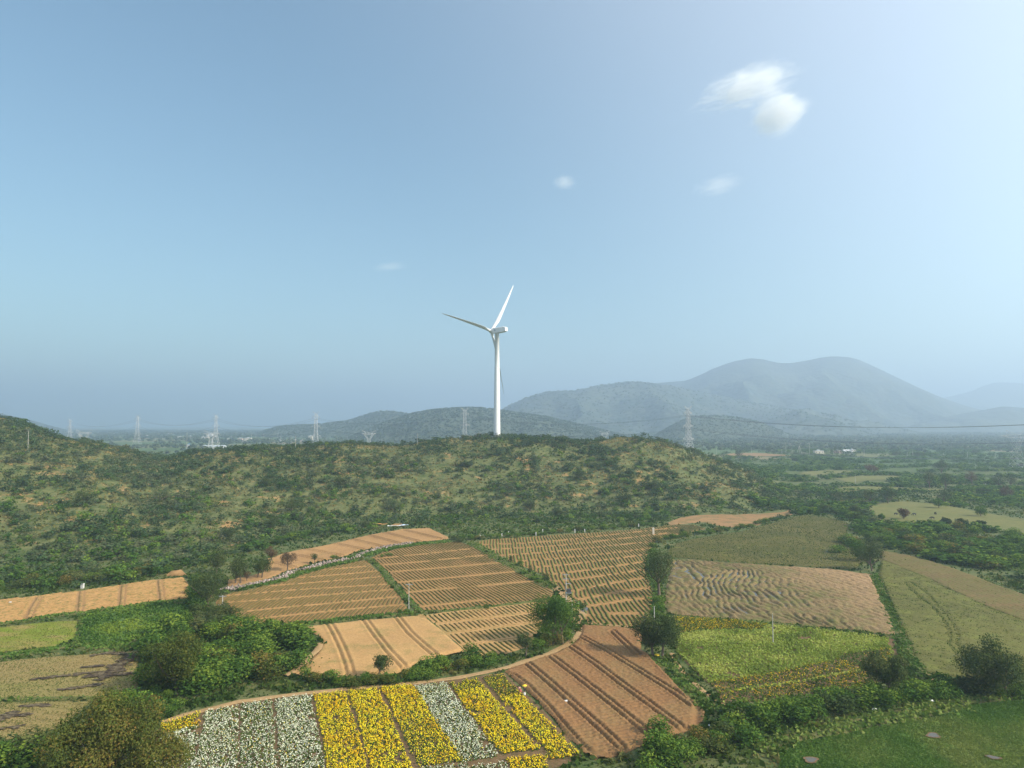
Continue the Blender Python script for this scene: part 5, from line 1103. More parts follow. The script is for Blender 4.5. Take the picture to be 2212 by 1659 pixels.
def stroke(pts, w=.10):
    for (a0, z0), (a1, z1) in zip(pts[:-1], pts[1:]):
        d = math.hypot(a1 - a0, z1 - z0) + 1e-6; nx, nz = -(z1 - z0) / d * w / 2, (a1 - a0) / d * w / 2
        mb.add([npt(c0[0] + a0 + nx, -1.80, c0[1] + z0 + nz), npt(c0[0] + a1 + nx, -1.80, c0[1] + z1 + nz), npt(c0[0] + a1 - nx, -1.80, c0[1] + z1 - nz), npt(c0[0] + a0 - nx, -1.80, c0[1] + z0 - nz)], [(0, 1, 2, 3)])
# two script letters, mirrored so that they read from the camera side (a runs right to left)
stroke([(.05, .28), (.22, .36), (.42, .24), (.46, 0), (.40, -.24), (.22, -.34), (.06, -.22), (.05, 0), (.2, .02)]); stroke([(-.42, .30), (-.22, .36), (-.08, .26), (-.12, .06), (-.28, .02), (-.12, -.02), (-.06, -.2), (-.2, -.34), (-.42, -.28)])
link('emblem', mb.mesh('emblem', [M['blue']]), nac)
HUBA = 5.6
mb = MB(); mb.tube([npt(3.3, 0, 0), npt(4.2, 0, 0), npt(5.6, 0, 0), npt(6.9, 0, 0), npt(7.7, 0, 0), npt(8.0, 0, 0)], [1.55, 1.75, 1.75, 1.3, .7, .1], 20); hub = link('hub', mb.mesh('hub', [M['tw']], True), turb)
mb = MB(); mb.tube([npt(3.28, 0, 0), npt(3.45, 0, 0)], 1.35, 20); link('collar', mb.mesh('collar', [M['dkgrey']], True), turb)
BL = 50.5
def blade(theta, pitch):
    rad = (up * math.cos(theta) + sv * math.sin(theta)).normalized(); tang = rad.cross(ax).normalized()
    # r, chord, thickness, twist(deg), prebend
    st = [(1.2, 2.1, 2.1, 0), (3.0, 2.1, 2.0, 0), (6, 2.7, 1.45, 15), (10, 3.35, .95, 12), (15, 3.1, .7, 9), (22, 2.55, .48, 6), (30, 2.0, .33, 3.5), (38, 1.5, .22, 1.5), (45, 1.05, .14, .5), (49, .6, .08, 0), (BL, .1, .03, 0)]
    n = 16; vs_ = []; fs = []
    for i, (r, ch, tk, tw) in enumerate(st):
        an = math.radians(tw) + pitch; cdr = tang * math.cos(an) + ax * math.sin(an); tdr = ax * math.cos(an) - tang * math.sin(an)
        cn = r / BL; cen = ax * (HUBA + .8 * cn + 2.4 * cn ** 2) + rad * r + up * HUBH
        bl = smooth(np.array([(r - 3) / 6]))[0]
        for k in range(n):
            a = 2 * PI * k / n; cxx = math.cos(a) * .5; tyy = math.sin(a) * .5
            af = math.sin(a) * .5 * (1 - .78 * (.5 - cxx)) # sharper trailing edge
            vs_.append(cen + cdr * (cxx * ch - bl * ch * .22) + tdr * ((tyy * (1 - bl) + af * bl) * tk))
    for i in range(len(st) - 1):
        for k in range(n): fs.append((i * n + k, i * n + (k + 1) % n, (i + 1) * n + (k + 1) % n, (i + 1) * n + k))
    fs.append(tuple(range(n))); fs.append(tuple((len(st) - 1) * n + k for k in range(n)))
    mb = MB(); mb.add(vs_, fs); return mb.mesh('blade', [M['tw']], True)
for t_, p_ in ((36.8, 1.02), (-81.5, 1.02), (158.5, 1.02)):
    link('blade', blade(math.radians(t_), p_), turb)
# switchgear beside the turbine
eq = root_at('switchgear_box', VT(1036, 944), 'dark blue grey electrical switchgear beside the turbine foot', 'switchgear')
eq.location = (tx - 14, TY - 1, float(terrain(tx - 14, TY - 1)))
mb = MB(); mb.box(-2, 0, -1, 1, 0, 2.4); mb.box(.6, 2.6, -1, 1, 0, 2.8); link('cabinet', mb.mesh('cabinet', [M['dkgrey']]), eq)
mb = MB(); mb.tube([(-2.2, 0, 0), (-2.2, 0, 4.2)], .09, 6); mb.tube([(2.8, 0, 0), (2.8, 0, 4)], .09, 6); mb.tube([(-2.4, 0, 3.9), (3, 0, 3.9)], .08, 6); mb.tube([(-1, 0, 2.4), (-1, 0, 3.6)], .12, 6); mb.tube([(1.5, 0, 2.8), (1.5, 0, 3.7)], .12, 6); link('gantry', mb.mesh('gantry', [M['grey']]), eq)
# ------------------------------------------------------------------ power poles
POLEG = 'concrete power poles'
pole_cache = {}
def pole(xv, yv, hv, label, arms=1, group=POLEG, far=False, z=None, r=.11, xf=False, name='power_pole', mat='paleconc'):
    if far: x, y, z0 = VT(xv, yv, True)
    else: x, y = P(xv, yv); z0 = float(terrain(x, y))
    H = hv * y / F * 1024 / 2212.0
    rt = root_at(name, (x, y, z0), label, 'power pole', group)
    rs = max(r, y * .00021)
    mb = MB(); mb.tube([(0, 0, -.4), (0, 0, H)], [rs * 1.2, rs * .8], 6); link('post', mb.mesh('post', [M[mat]]), rt)
    for a in range(arms):
        mb = MB(); zz = H - .35 - a * 1.1; mb.box(-.9, .9, -.06, .06, zz, zz + .12); link('crossarm', mb.mesh('crossarm', [M['grey']]), rt)
        mb = MB(); [mb.tube([(q, 0, zz + .12), (q, 0, zz + .38)], .06, 6) for q in (-.8, 0, .8)]; link('insulator', mb.mesh('insulator', [M['dkgrey']]), rt)
    return rt, H
rt, H = pole(1223, 1305, 64, 'pole carrying the transformer beside the broad willowy tree', 2)
mb = MB(); mb.box(.25, 1.25, -.4, .4, H * .38, H * .38 + .9); link('transformer', mb.mesh('transformer', [M['dkgrey']]), rt)
mb = MB(); mb.box(-.1, 1.4, -.45, .45, H * .36, H * .38); mb.tube([(0, 0, H * .25), (1.2, 0, H * .36)], .05, 5); mb.box(-.2, 1.3, -.05, .05, H * .66, H * .68); link('bracket', mb.mesh('bracket', [M['grey']]), rt)
pole(1236, 1325, 28, 'short bare pole between the transformer pole and the terraced field', 0)
pole(1413.5, 1345, 34, 'bare slim pole rising behind the dark twin tree', 0)
pole(883, 1320, 58, 'slim pole with small arms at the grassy bund between the furrowed fields', 1, r=.09)
rt, H = pole(480, 1325, 38, 'pole with two arms at the left corner of the furrowed field', 1)
mb = MB(); mb.box(-1, 1, -.06, .06, H * .45, H * .48); link('crossarm', mb.mesh('crossarm', [M['grey']]), rt)
pole(1670, 1390, 62, 'slim pole standing in the lime green crop', 0, r=.09)
pole(60, 973, 42, 'tall pole on the left hill', 1, far=True)
HP = 'poles on the hill crest'
pole(638, 972, 30, 'pole on the hill crest left of the white sheds', 1, HP, True)
pole(902, 962, 26, 'pole on the hill crest left of the turbine', 0, HP, True)
pole(978, 940, 20, 'small lattice like pole on the crest between pylon and turbine', 2, HP, True)
pole(1040, 936, 24, 'double pole on the crest beside the dark tree left of the turbine', 2, HP, True, r=.2)
pole(403, 974, 44, 'tall thin pole standing before the village on the left', 1, 'poles of the left plain', True)
RP = 'roadside poles on the far plain'
for k_, (a, b, h_) in enumerate([(1520, 972, 12), (1548, 981, 13), (1582, 973, 13), (1623, 982, 15), (1653, 974, 11), (1689, 981, 11), (1698, 982, 27), (1749, 982, 24), (1800, 982, 16), (1814, 986, 10), (1850, 980, 8), (1867, 984, 14), (1898, 988, 9), (1960, 987, 10), (1972, 987, 14), (2039, 990, 13), (2090, 990, 14), (2150, 988, 10)]):
    lb = ['first', 'second', 'third', 'fourth', 'fifth', 'sixth', 'seventh', 'eighth', 'ninth', 'tenth', 'eleventh', 'twelfth', 'thirteenth', 'fourteenth', 'fifteenth', 'sixteenth', 'seventeenth', 'eighteenth'][k_]
    pole(a, b, h_, f'pale roadside pole on the right plain, {lb} from the left', 0, RP, True)
for k_, (a, b, h_) in enumerate([(335, 955, 9), (355, 957, 10), (470, 940, 10), (543, 945, 10), (553, 946, 11), (570, 946, 10), (600, 947, 12), (606, 950, 8), (630, 950, 8), (666, 950, 6), (704, 954, 10), (728, 952, 8), (750, 950, 8), (770, 950, 8), (825, 954, 6), (855, 956, 8), (864, 956, 7), (500, 950, 8)]):
    pole(a, b, h_, f'tiny pale pole on the far plain left of the turbine, {ORD[k_]} one', 0, 'tiny poles on the far left plain', True)
pole(1848, 1046, 16, 'yellowish pole beside the small pale field in the valley', 0, 'valley poles', True)
pole(2130, 1058, 14, 'pale pole in the valley below the brown trees', 0, 'valley poles', True)
# tripod of poles
x, y, z0 = VT(1727, 981, True); rt = root_at('pole_tripod', (x, y, z0), 'three pale poles leaning together beside the roadside houses', 'pole tripod')
for a in (-4, 0, 4):
    mb = MB(); mb.tube([(a, 0, 0), (0, 0, 13)], .3, 5); link('pole', mb.mesh('pole', [M['paleconc']]), rt)

# ------------------------------------------------------------------ pylons and conductors
M['galv'] = plain('galvanised_steel', (.48, .48, .47), .5, .4)
def lattice(mb, H, segs, r):
    """segs: list of (z, half width)"""
    for i in range(len(segs) - 1):
        (z0, a0), (z1, a1) = segs[i], segs[i + 1]
        cs0 = [(-a0, -a0, z0), (a0, -a0, z0), (a0, a0, z0), (-a0, a0, z0)]; cs1 = [(-a1, -a1, z1), (a1, -a1, z1), (a1, a1, z1), (-a1, a1, z1)]
        for k in range(4):
            mb.tube([cs0[k], cs1[k]], r, 4, cap=False); mb.tube([cs0[k], cs1[(k + 1) % 4]], r * .7, 3, cap=False); mb.tube([cs0[(k + 1) % 4], cs1[k]], r * .7, 3, cap=False); mb.tube([cs1[k], cs1[(k + 1) % 4]], r * .7, 3, cap=False)
def arm(mb, z, hw, L, rise, r):
    for s in (-1, 1):
        for yy in (-hw, hw):
            mb.tube([(s * hw, yy, z), (s * L, 0, z + rise)], r, 4, cap=False); mb.tube([(s * hw, yy, z + 3.2), (s * L, 0, z + rise)], r * .8, 3, cap=False)
        mb.tube([(s * (hw + (L - hw) * .5), -hw * .5, z + rise * .5), (s * (hw + (L - hw) * .5), hw * .5, z + rise * .5)], r * .7, 3, cap=False)
def pylonA(H, r, L=6.0):
    segs = [(0, .105 * H), (.10 * H, .088 * H), (.2 * H, .072 * H), (.28 * H, .059 * H), (.36 * H, .046 * H), (.45 * H, .041 * H), (.53 * H, .037 * H), (.61 * H, .034 * H), (.70 * H, .031 * H), (.78 * H, .029 * H), (.86 * H, .027 * H), (.94 * H, .022 * H)]
    b = MB(); lattice(b, H, segs, r); arms = []
    for f_, hw in ((.36, .046), (.61, .034), (.86, .027)):
        a = MB(); arm(a, f_ * H, hw * H, L + (.86 - f_) * 5, .3, r); arms.append((a, f_))
    h_ = MB()
    for s in (-1, 1): h_.tube([(s * .02 * H, 0, .92 * H), (s * .085 * H, 0, H)], r, 4); h_.tube([(-s * .02 * H, 0, .94 * H), (s * .085 * H, 0, H)], r * .7, 3)
    return b, arms, h_
def pylonT(H, r, L):
    segs = [(0, .13 * H), (.15 * H, .112 * H), (.3 * H, .094 * H), (.45 * H, .076 * H), (.6 * H, .058 * H)]
    b = MB(); lattice(b, H, segs, r)
    for s in (-1, 1):   # window legs up to the beam
        lat = [(s * .058 * H, .60 * H), (s * .17 * H, .80 * H)]
        for yy in (-.03 * H, .03 * H): b.tube([(s * .058 * H, yy * 1.9, .60 * H), (s * .21 * H, yy, .82 * H)], r, 4); b.tube([(s * .01 * H, yy * 1.9, .60 * H), (s * .14 * H, yy, .82 * H)], r * .8, 4)
        for t in (.2, .4, .6, .8): b.tube([(s * (.058 + .152 * t) * H, 0, (.6 + .22 * t) * H), (s * (.01 + .13 * (t + .1)) * H, 0, (.6 + .22 * (t + .1)) * H)], r * .6, 3)
    a = MB()
    for yy in (-.03 * H, .03 * H):
        a.tube([(-L, 0, .86 * H), (-L * .5, yy, .82 * H), (L * .5, yy, .82 * H), (L, 0, .86 * H)], r, 4); a.tube([(-L, 0, .86 * H), (-L * .4, yy, .88 * H), (L * .4, yy, .88 * H), (L, 0, .86 * H)], r, 4)
    for i in range(-6, 7): q = i / 7 * L; a.tube([(q, 0, .825 * H), (q + L / 14, 0, .88 * H)], r * .6, 3); a.tube([(q + L / 14, 0, .88 * H), (q + L / 7, 0, .83 * H)], r * .6, 3)
    h_ = MB()
    for s in (-1, 1): h_.tube([(s * .12 * H, 0, .88 * H), (s * .30 * H, 0, 1.0 * H)], r, 4); h_.tube([(0, 0, .90 * H), (s * .30 * H, 0, H)], r * .7, 3); h_.tube([(s * .3 * H, 0, .87 * H), (s * .30 * H, 0, H)], r * .7, 3)
    return b, [(a, .84)], h_
PYG = 'lattice transmission pylons'
def pylon(xv, topv, Y, H, typ, label, rot=0, L=6.0, r=.2):
    u, s = ray(xv, topv); x = u * Y; zt = CAM_H + s * Y; zg = float(terrain(x, Y)); Hh = zt - zg if typ != 'fix' else H
    rt = root_at('transmission_pylon', (x, Y, zg), label, 'pylon', PYG); rt.rotation_euler = (0, 0, rot)
    b, arms, h_ = pylonA(Hh, r, L) if typ == 'A' else pylonT(Hh, r, L)
    link('lattice_body', b.mesh('lattice_body', [M['galv']]), rt)
    for a, f_ in arms: link('crossarm', a.mesh('crossarm', [M['galv']]), rt)
    link('earth_wire_peak', h_.mesh('earth_wire_peak', [M['galv']]), rt)
    if typ == 'A':
        for a, f_ in arms:
            for s_ in (-1, 1):
                mb = MB(); X = s_ * (L + (.86 - f_) * 5); mb.tube([(X, 0, f_ * Hh + .2), (X, 0, f_ * Hh - 3.4)], .22, 5); link('insulator', mb.mesh('insulator', [M['paleconc']]), rt)
    c, s2 = math.cos(rot), math.sin(rot)
    att = {}
    for (f_) in (.36, .61, .86):
        for s_ in (-1, 1): X = s_ * (L + (.86 - f_) * 5); att[(f_, s_)] = np.array([x + X * c, Y + X * s2, zg + f_ * Hh - 3.2])
    return att
Y1 = 962
pA = pylon(1486, 877, Y1, 0, 'A', 'tall lattice pylon right of the turbine in front of the low wooded hill', .35, 6.5, .34)
pB = pylon(1004, 881, 1130, 0, 'A', 'lattice pylon with three crossarms just left of the turbine', .1, 6.5, .32)
pC = pylon(683, 889, 1260, 0, 'A', 'thin lattice pylon left of the hill saddle, second nearest left of the turbine', .1, 6.5, .22)
pD = pylon(467, 893, 1486, 0, 'A', 'faint lattice pylon above the village', .1, 6.5, .19)
pE = pylon(298, 895, 1630, 0, 'A', 'faint lattice pylon left of the village', .1, 6.5, .19)
pF = pylon(152, 904, 2045, 0, 'A', 'faintest lattice pylon at the far left beside the distant ridge', .3, 7.5, .26)
pylon(182, 928, 1100, 0, 'T', 'wide topped pylon half hidden behind the left hill', .2, L=11, r=.2)
pylon(456, 930, 1150, 0, 'T', 'wide topped pylon in front of the white village building', .2, L=12, r=.2)
pylon(797, 930, 1130, 0, 'T', 'wide topped pylon whose head shows above the hill crest left of the turbine', .3, L=11, r=.24)
pylon(1306, 931, 1300, 0, 'T', 'wide topped pylon head peeping over the crest right of the turbine', .3, L=8.5, r=.24)
pylon(2194, 929, 700, 0, 'T', 'large wide armed pylon cut by the right edge of the picture', .25, L=19, r=.11)
uu_ = 1.02; Yo = 640.0
xo = uu_ * Yo; zo = float(terrain(xo, Yo))
rt = root_at('transmission_pylon', (xo, Yo, zo), 'lattice pylon out to the right of the view carrying the near wires', 'pylon', PYG); rt.rotation_euler = (0, 0, .5)
b, arms, h_ = pylonA(64, .24, 6.5); link('lattice_body', b.mesh('lattice_body', [M['galv']]), rt)
for a, f_ in arms: link('crossarm', a.mesh('crossarm', [M['galv']]), rt)
pO = {(f_, s_): np.array([xo + s_ * 7, Yo, zo + f_ * 64 + (3 if f_ > .8 else 0)]) for f_ in (.36, .61, .86) for s_ in (-1, 1)}
M['wire'] = plain('conductor', (.10, .11, .12), .5)
def wires(a, b, sag, label, keys=((.36, -1), (.36, 1), (.61, -1), (.61, 1), (.86, -1), (.86, 1)), r=.11):
    for kx in keys:
        A, B = a[kx], b[kx]; t = np.linspace(0, 1, 26)[:, None]; p = A * (1 - t) + B * t; p[:, 2] -= (4 * sag * t * (1 - t))[:, 0]
        mb = MB(); mb.tube([tuple(q) for q in p], r, 4, cap=False)
        lev = {.36: 'lowest', .61: 'middle', .86: 'topmost'}[kx[0]]; sd_ = 'front' if kx[1] < 0 else 'rear'
        link('conductor_cable', mb.mesh('conductor_cable', [M['wire']]), None, None, None, f'{lev} {sd_} {label}', 'cable', 'conductors strung between pylons')
wires(pA, pO, 16, 'dark cable sagging from the tall pylon out to the right edge', r=.17)
wires(pB, pA, 13, 'cable between the pylons either side of the turbine', r=.11)
wires(pC, pB, 12, 'cable running behind the hill left of the turbine', r=.11)
wires(pD, pC, 15, 'cable sagging above the left wooded hill', r=.13)
wires(pE, pD, 13, 'cable sagging above the village', r=.13)
wires(pF, pE, 14, 'faint cable at the far left', r=.13)

# ------------------------------------------------------------------ village
M['wall_w'] = plain('white_wall', (.56, .55, .52), .85); M['wall_c'] = plain('cream_wall', (.60, .54, .44), .85); M['wall_p'] = plain('pinkish_wall', (.55, .40, .33), .85)
M['roof_g'] = plain('grey_roof', (.45, .50, .52), .6); M['roof_w'] = plain('white_roof', (.52, .53, .54), .6); M['roof_b'] = plain('blue_tarp', (.16, .32, .50), .6); M['glass'] = plain('window_glass', (.04, .05, .06), .2, .5)
def house(xv, yv, w, d, h, wall, roof, label, gable=0, fl=1, group='houses of the far villages', nw=3):
    x, y = P(xv, yv); z0 = float(terrain(x, y)); rt = root_at('house', (x, y, z0), label, 'house', group)
    mb = MB(); mb.box(-w / 2, w / 2, -d / 2, d / 2, -1, h); link('wall', mb.mesh('wall', [M[wall]]), rt)
    mb = MB()
    if gable:
        e = .6; mb.add([(-w / 2 - e, -d / 2 - e, h - .1), (w / 2 + e, -d / 2 - e, h - .1), (w / 2 + e, d / 2 + e, h - .1), (-w / 2 - e, d / 2 + e, h - .1), (-w / 2 - e, 0, h + gable), (w / 2 + e, 0, h + gable)], [(0, 1, 5, 4), (2, 3, 4, 5), (0, 4, 3), (1, 2, 5), (0, 3, 2, 1)])
    else: mb.box(-w / 2 - .3, w / 2 + .3, -d / 2 - .3, d / 2 + .3, h + .003, h + .35); mb.box(-w * .15, w * .12, -d * .2, d * .2, h + .353, h + 2.0)
    link('roof', mb.mesh('roof', [M[roof]]), rt)
    for f_ in range(fl):
        for i in range(nw):
            q = (i + .5) / nw * w - w / 2; zz = f_ * h / fl + h / fl * .45
            mb = MB()
            if f_ == 0 and i == nw // 2: mb.box(q - .6, q + .6, -d / 2 - .06, -d / 2 + .1, 0, 2.2); link('door', mb.mesh('door', [M['dkgrey']]), rt)
            else: mb.box(q - .6, q + .6, -d / 2 - .06, -d / 2 + .1, zz - .3, zz + .9); link('window', mb.mesh('window', [M['glass']]), rt)
    return rt
house(454, 946, 15, 12, 15, 'wall_w', 'roof_w', 'tallest white block behind the wide topped pylon in the left village', fl=4)
house(463, 946, 12, 10, 9, 'wall_w', 'roof_w', 'white block adjoining the tallest one on its right', fl=3)
house(448, 948, 10, 10, 6, 'wall_c', 'roof_w', 'low cream block at the left foot of the tallest white block', fl=2)
house(366, 940, 16, 10, 6, 'wall_c', 'roof_w', 'cream house farthest left in the village', fl=1)
house(388, 946, 14, 9, 5, 'wall_w', 'roof_w', 'flat white house left of the tall thin pole')
house(411, 946, 16, 9, 6, 'wall_w', 'roof_w', 'low white house right of the tall thin pole')
house(439, 948, 9, 8, 6, 'wall_w', 'roof_w', 'small white house just left of the tallest block')
house(480, 936, 20, 10, 6, 'wall_p', 'roof_w', 'pinkish house behind and right of the tallest block', fl=1)
house(492, 952, 10, 8, 5, 'wall_w', 'roof_w', 'small pinkish white house below the pylon above the village')
house(506, 953, 10, 8, 5, 'wall_w', 'roof_g', 'small house with grey roof between the pylon and the cream house')
house(519, 952, 14, 8, 6, 'wall_p', 'roof_w', 'pink house left of the cream house with the long wall', nw=4)
house(536, 953, 18, 9, 8, 'wall_c', 'roof_w', 'cream two storey house at the right end of the village', fl=2, nw=4)
house(530, 956, 36, 3, 2.6, 'wall_w', 'roof_w', 'long low white wall house in front of the cream two storey house', nw=6)
house(409, 965, 8, 7, 5, 'wall_w', 'roof_b', 'small white house with a blue tarpaulin, nearest the tall thin pole')
house(463, 970, 40, 14, 5, 'wall_w', 'roof_g', 'long pale sheet roofed shed on the plain behind the hill crest', 2.5, nw=8)
house(567, 968, 30, 12, 5, 'wall_w', 'roof_w', 'white sheet roofed shed on the plain right of the long pale one', 2.0, nw=6)
house(585, 968, 12, 9, 4.5, 'wall_w', 'roof_b', 'pale blue roofed shed at the right end of the white shed')
house(582, 951, 8, 7, 4, 'wall_w', 'roof_w', 'little white house under the left wooded hill, left one')
house(604, 954, 8, 7, 4, 'wall_w', 'roof_w', 'little white house under the left wooded hill, middle one')
house(640, 953, 14, 7, 5, 'wall_c', 'roof_g', 'pale house under the left wooded hill, right one')
house(671, 950, 12, 9, 12, 'wall_c', 'roof_w', 'tall cream tower like house left of the thin pylon', fl=4, nw=3)
house(653, 955, 10, 7, 4, 'wall_p', 'roof_w', 'small pink house left of the tall cream house')
house(240, 938, 30, 8, 4, 'wall_w', 'roof_w', 'long white shed far out on the left plain', nw=5)
house(316, 943, 10, 8, 5, 'wall_w', 'roof_w', 'single white house far out beside the left pylon')
house(1768, 981, 14, 8, 4, 'wall_c', 'roof_w', 'flat roofed roadside house, left one of the right plain', group='roadside houses on the right plain')
house(1809, 981, 9, 7, 4.5, 'wall_p', 'roof_w', 'little pinkish roadside house in the middle', group='roadside houses on the right plain')
house(1830, 981, 13, 9, 3.2, 'wall_w', 'roof_w', 'white gabled roadside house', 3.0, group='roadside houses on the right plain')
house(1841, 981, 7, 7, 5.5, 'wall_c', 'roof_w', 'tall cream roadside house at the right end', fl=2, nw=2, group='roadside houses on the right plain')

# ------------------------------------------------------------------ small things in the fields
M['red'] = plain('red_cloth', (.55, .16, .13), .8); M['pink'] = plain('pink_cloth', (.68, .36, .33), .8); M['skin'] = plain('skin', (.23, .12, .075), .6); M['hair'] = plain('black_hair', (.02, .018, .016), .6)
M['basket'] = plain('woven_basket', (.50, .36, .16), .8); M['dkcloth'] = plain('dark_cloth', (.05, .06, .08), .8); M['wcloth'] = plain('white_cloth', (.70, .70, .68), .8); M['blk'] = plain('black_hide', (.025, .022, .02), .7); M['blkdull'] = M['blk']
M['bag'] = plain('white_sack', (.70, .71, .70), .6); M['sky_tarp'] = plain('pale_blue_plastic', (.55, .68, .80), .4); M['orange_tarp'] = plain('orange_plastic', (.65, .33, .10), .5)
def skinned(name, joints, edges, mats, parent, sub=1):
    me = bpy.data.meshes.new(name); me.from_pydata([j[0] for j in joints], edges, []); 
    for m_ in mats: me.materials.append(m_)
    o = bpy.data.objects.new(name, me); C.objects.link(o); o.parent = parent
    md = o.modifiers.new('skin', 'SKIN'); sv_ = me.skin_vertices[0].data if me.skin_vertices else None
    if sv_ is None:
        me.skin_vertices if False else None
    return o
def skin_body(name, joints, edges, mats, parent, sub=2):
    """continuous skinned body baked to a mesh"""
    import bmesh
    bm = bmesh.new(); lay = bm.verts.layers.skin.new(); vs_ = []
    for (p, r) in joints:
        v = bm.verts.new(p); v[lay].radius = (r, r) if not isinstance(r, tuple) else r; vs_.append(v)
    vs_[0][lay].use_root = True
    for a, b in edges: bm.edges.new((vs_[a], vs_[b]))
    me = bpy.data.meshes.new(name); bm.to_mesh(me); bm.free()
    o = bpy.data.objects.new(name, me); C.objects.link(o)
    o.modifiers.new('skin', 'SKIN'); s = o.modifiers.new('sub', 'SUBSURF'); s.levels = sub; s.render_levels = sub
    for m_ in mats: me.materials.append(m_)
    o.parent = parent; return o
def person(loc, rz, top, bottom, label, arms_up=False, bend=0.0):
    rt = root_at('person', (loc[0], loc[1], float(terrain(*loc)) + .12), label, 'person'); rt.rotation_euler = (0, 0, rz)
    sh = bend * .45; zz = 1.0
    J = [((0, 0, .90), .13), ((0, sh * .4, 1.12), .125), ((0, sh, 1.34 - bend * .2), .14), ((0, sh * 1.25, 1.46 - bend * .25), .055), ((0, sh * 1.45, 1.56 - bend * .3), .085), ((0, sh * 1.55, 1.66 - bend * .34), .075),
         ((-.09, 0, .82), .085), ((-.10, .10, .47), .055), ((-.10, .02, .08), .04), ((-.10, .14, .03), .035), ((.09, 0, .82), .085), ((.10, -.08, .47), .055), ((.10, -.18, .08), .04), ((.10, -.06, .03), .035)]
    if arms_up: J += [((-.19, sh, 1.38), .05), ((-.30, sh + .05, 1.58), .038), ((-.20, sh + .05, 1.80), .03), ((.19, sh, 1.38), .05), ((.30, sh + .05, 1.58), .038), ((.20, sh + .05, 1.80), .03)]
    else: J += [((-.19, sh, 1.36 - bend * .2), .05), ((-.24, sh + .05, 1.10 - bend * .2), .038), ((-.20, sh + .22, .88 - bend * .1), .03), ((.19, sh, 1.36 - bend * .2), .05), ((.24, sh + .05, 1.10 - bend * .2), .038), ((.20, sh + .22, .88 - bend * .1), .03)]
    E = [(0, 1), (1, 2), (2, 3), (3, 4), (4, 5), (0, 6), (6, 7), (7, 8), (8, 9), (0, 10), (10, 11), (11, 12), (12, 13), (2, 14), (14, 15), (15, 16), (2, 17), (17, 18), (18, 19)]
    skin_body('body', J, E, [M['skin']], rt)
    skin_body('shirt', [((0, 0, .92), .15), ((0, sh * .4, 1.12), .145), ((0, sh, 1.34 - bend * .2), .16), (J[14][0], .075), (J[15][0], .052), (J[17][0], .075), (J[18][0], .052)], [(0, 1), (1, 2), (2, 3), (3, 4), (2, 5), (5, 6)], [M[top]], rt)
    skin_body('skirt', [((0, 0, .95), .16), ((0, 0, .6), .2), ((0, -.02, .22), .24)], [(0, 1), (1, 2)], [M[bottom]], rt)
    skin_body('hair', [((0, sh * 1.45 - .03, 1.60 - bend * .3), .09), ((0, sh * 1.5 - .03, 1.67 - bend * .34), .085), ((0, sh * 1.4 - .1, 1.55 - bend * .3), .05)], [(0, 1), (0, 2)], [M['hair']], rt, 1)
    return rt
def basket(loc, z, w, fillmat, label):
    rt = root_at('basket', (loc[0], loc[1], z), label, 'basket', 'yellow flower baskets')
    mb = MB(); mb.tube([(0, 0, 0), (0, 0, w * .3), (0, 0, w * .55)], [w * .55, w * .8, w], 14); link('bowl', mb.mesh('bowl', [M['basket']], True), rt)
    mb = MB(); mb.tube([(0, 0, w * .5), (0, 0, w * .62), (0, 0, w * .85), (0, 0, w * .95)], [w * .93, w * .9, w * .5, w * .05], 14); link('blossom_heap', mb.mesh('blossom_heap', [M[fillmat]], True), rt)
M['heap'] = plain('heaped_marigold', (.80, .55, .04), .8)
pb = P(1133, 1507); person(pb, 2.4, 'dkcloth', 'wcloth', 'person in dark shirt and pale cloth carrying a basket of yellow flowers on the head', True)
basket(pb, 1.78, .46, 'heap', 'basket heaped with yellow flowers on the head of the person by the rightmost flower bed')
person(P(1124, 1500), 2.2, 'pink', 'red', 'person in a pink top bending over the plants at the field edge', False, .9)
pb = P(1419.5, 1419.5); basket(pb, .1, .62, 'heap', 'basket heaped with yellow flowers on the ground under the dark twin tree')
def sack(xv, yv, s, label, mat='bag'):
    x, y = P(xv, yv); rt = root_at('sack', (x, y, .1), label, 'sack', 'white sacks left in the fields')
    mb = MB(); mb.tube([(-s, 0, s * .3), (-s * .6, 0, s * .45), (s * .5, .1 * s, s * .5), (s, 0, s * .3), (s * 1.25, 0, s * .55)], [s * .2, s * .5, s * .55, s * .3, s * .12], 9); link('bag', mb.mesh('bag', [M[mat]], True), rt)
sack(1223, 1518, .35, 'small white sack in the furrow of the brown ploughed field'); sack(1534, 1571, .32, 'white sack on the grass right of the brown ploughed field')
sack(1247, 1307, .4, 'white sack beside the transformer pole'); sack(1457, 1463, .22, 'tiny white sack on the verge under the twin tree'); sack(1889, 1536, .4, 'pale sack in the grass below the marigold hedge')
sack(2012, 1518, .4, 'pale sack in front of the shrubs between the right hand trees'); sack(737, 1341, .25, 'tiny white sack on the bund above the plain orange field'); sack(22, 1303, .01 + .3, 'pale sack at the left edge of the strip field')
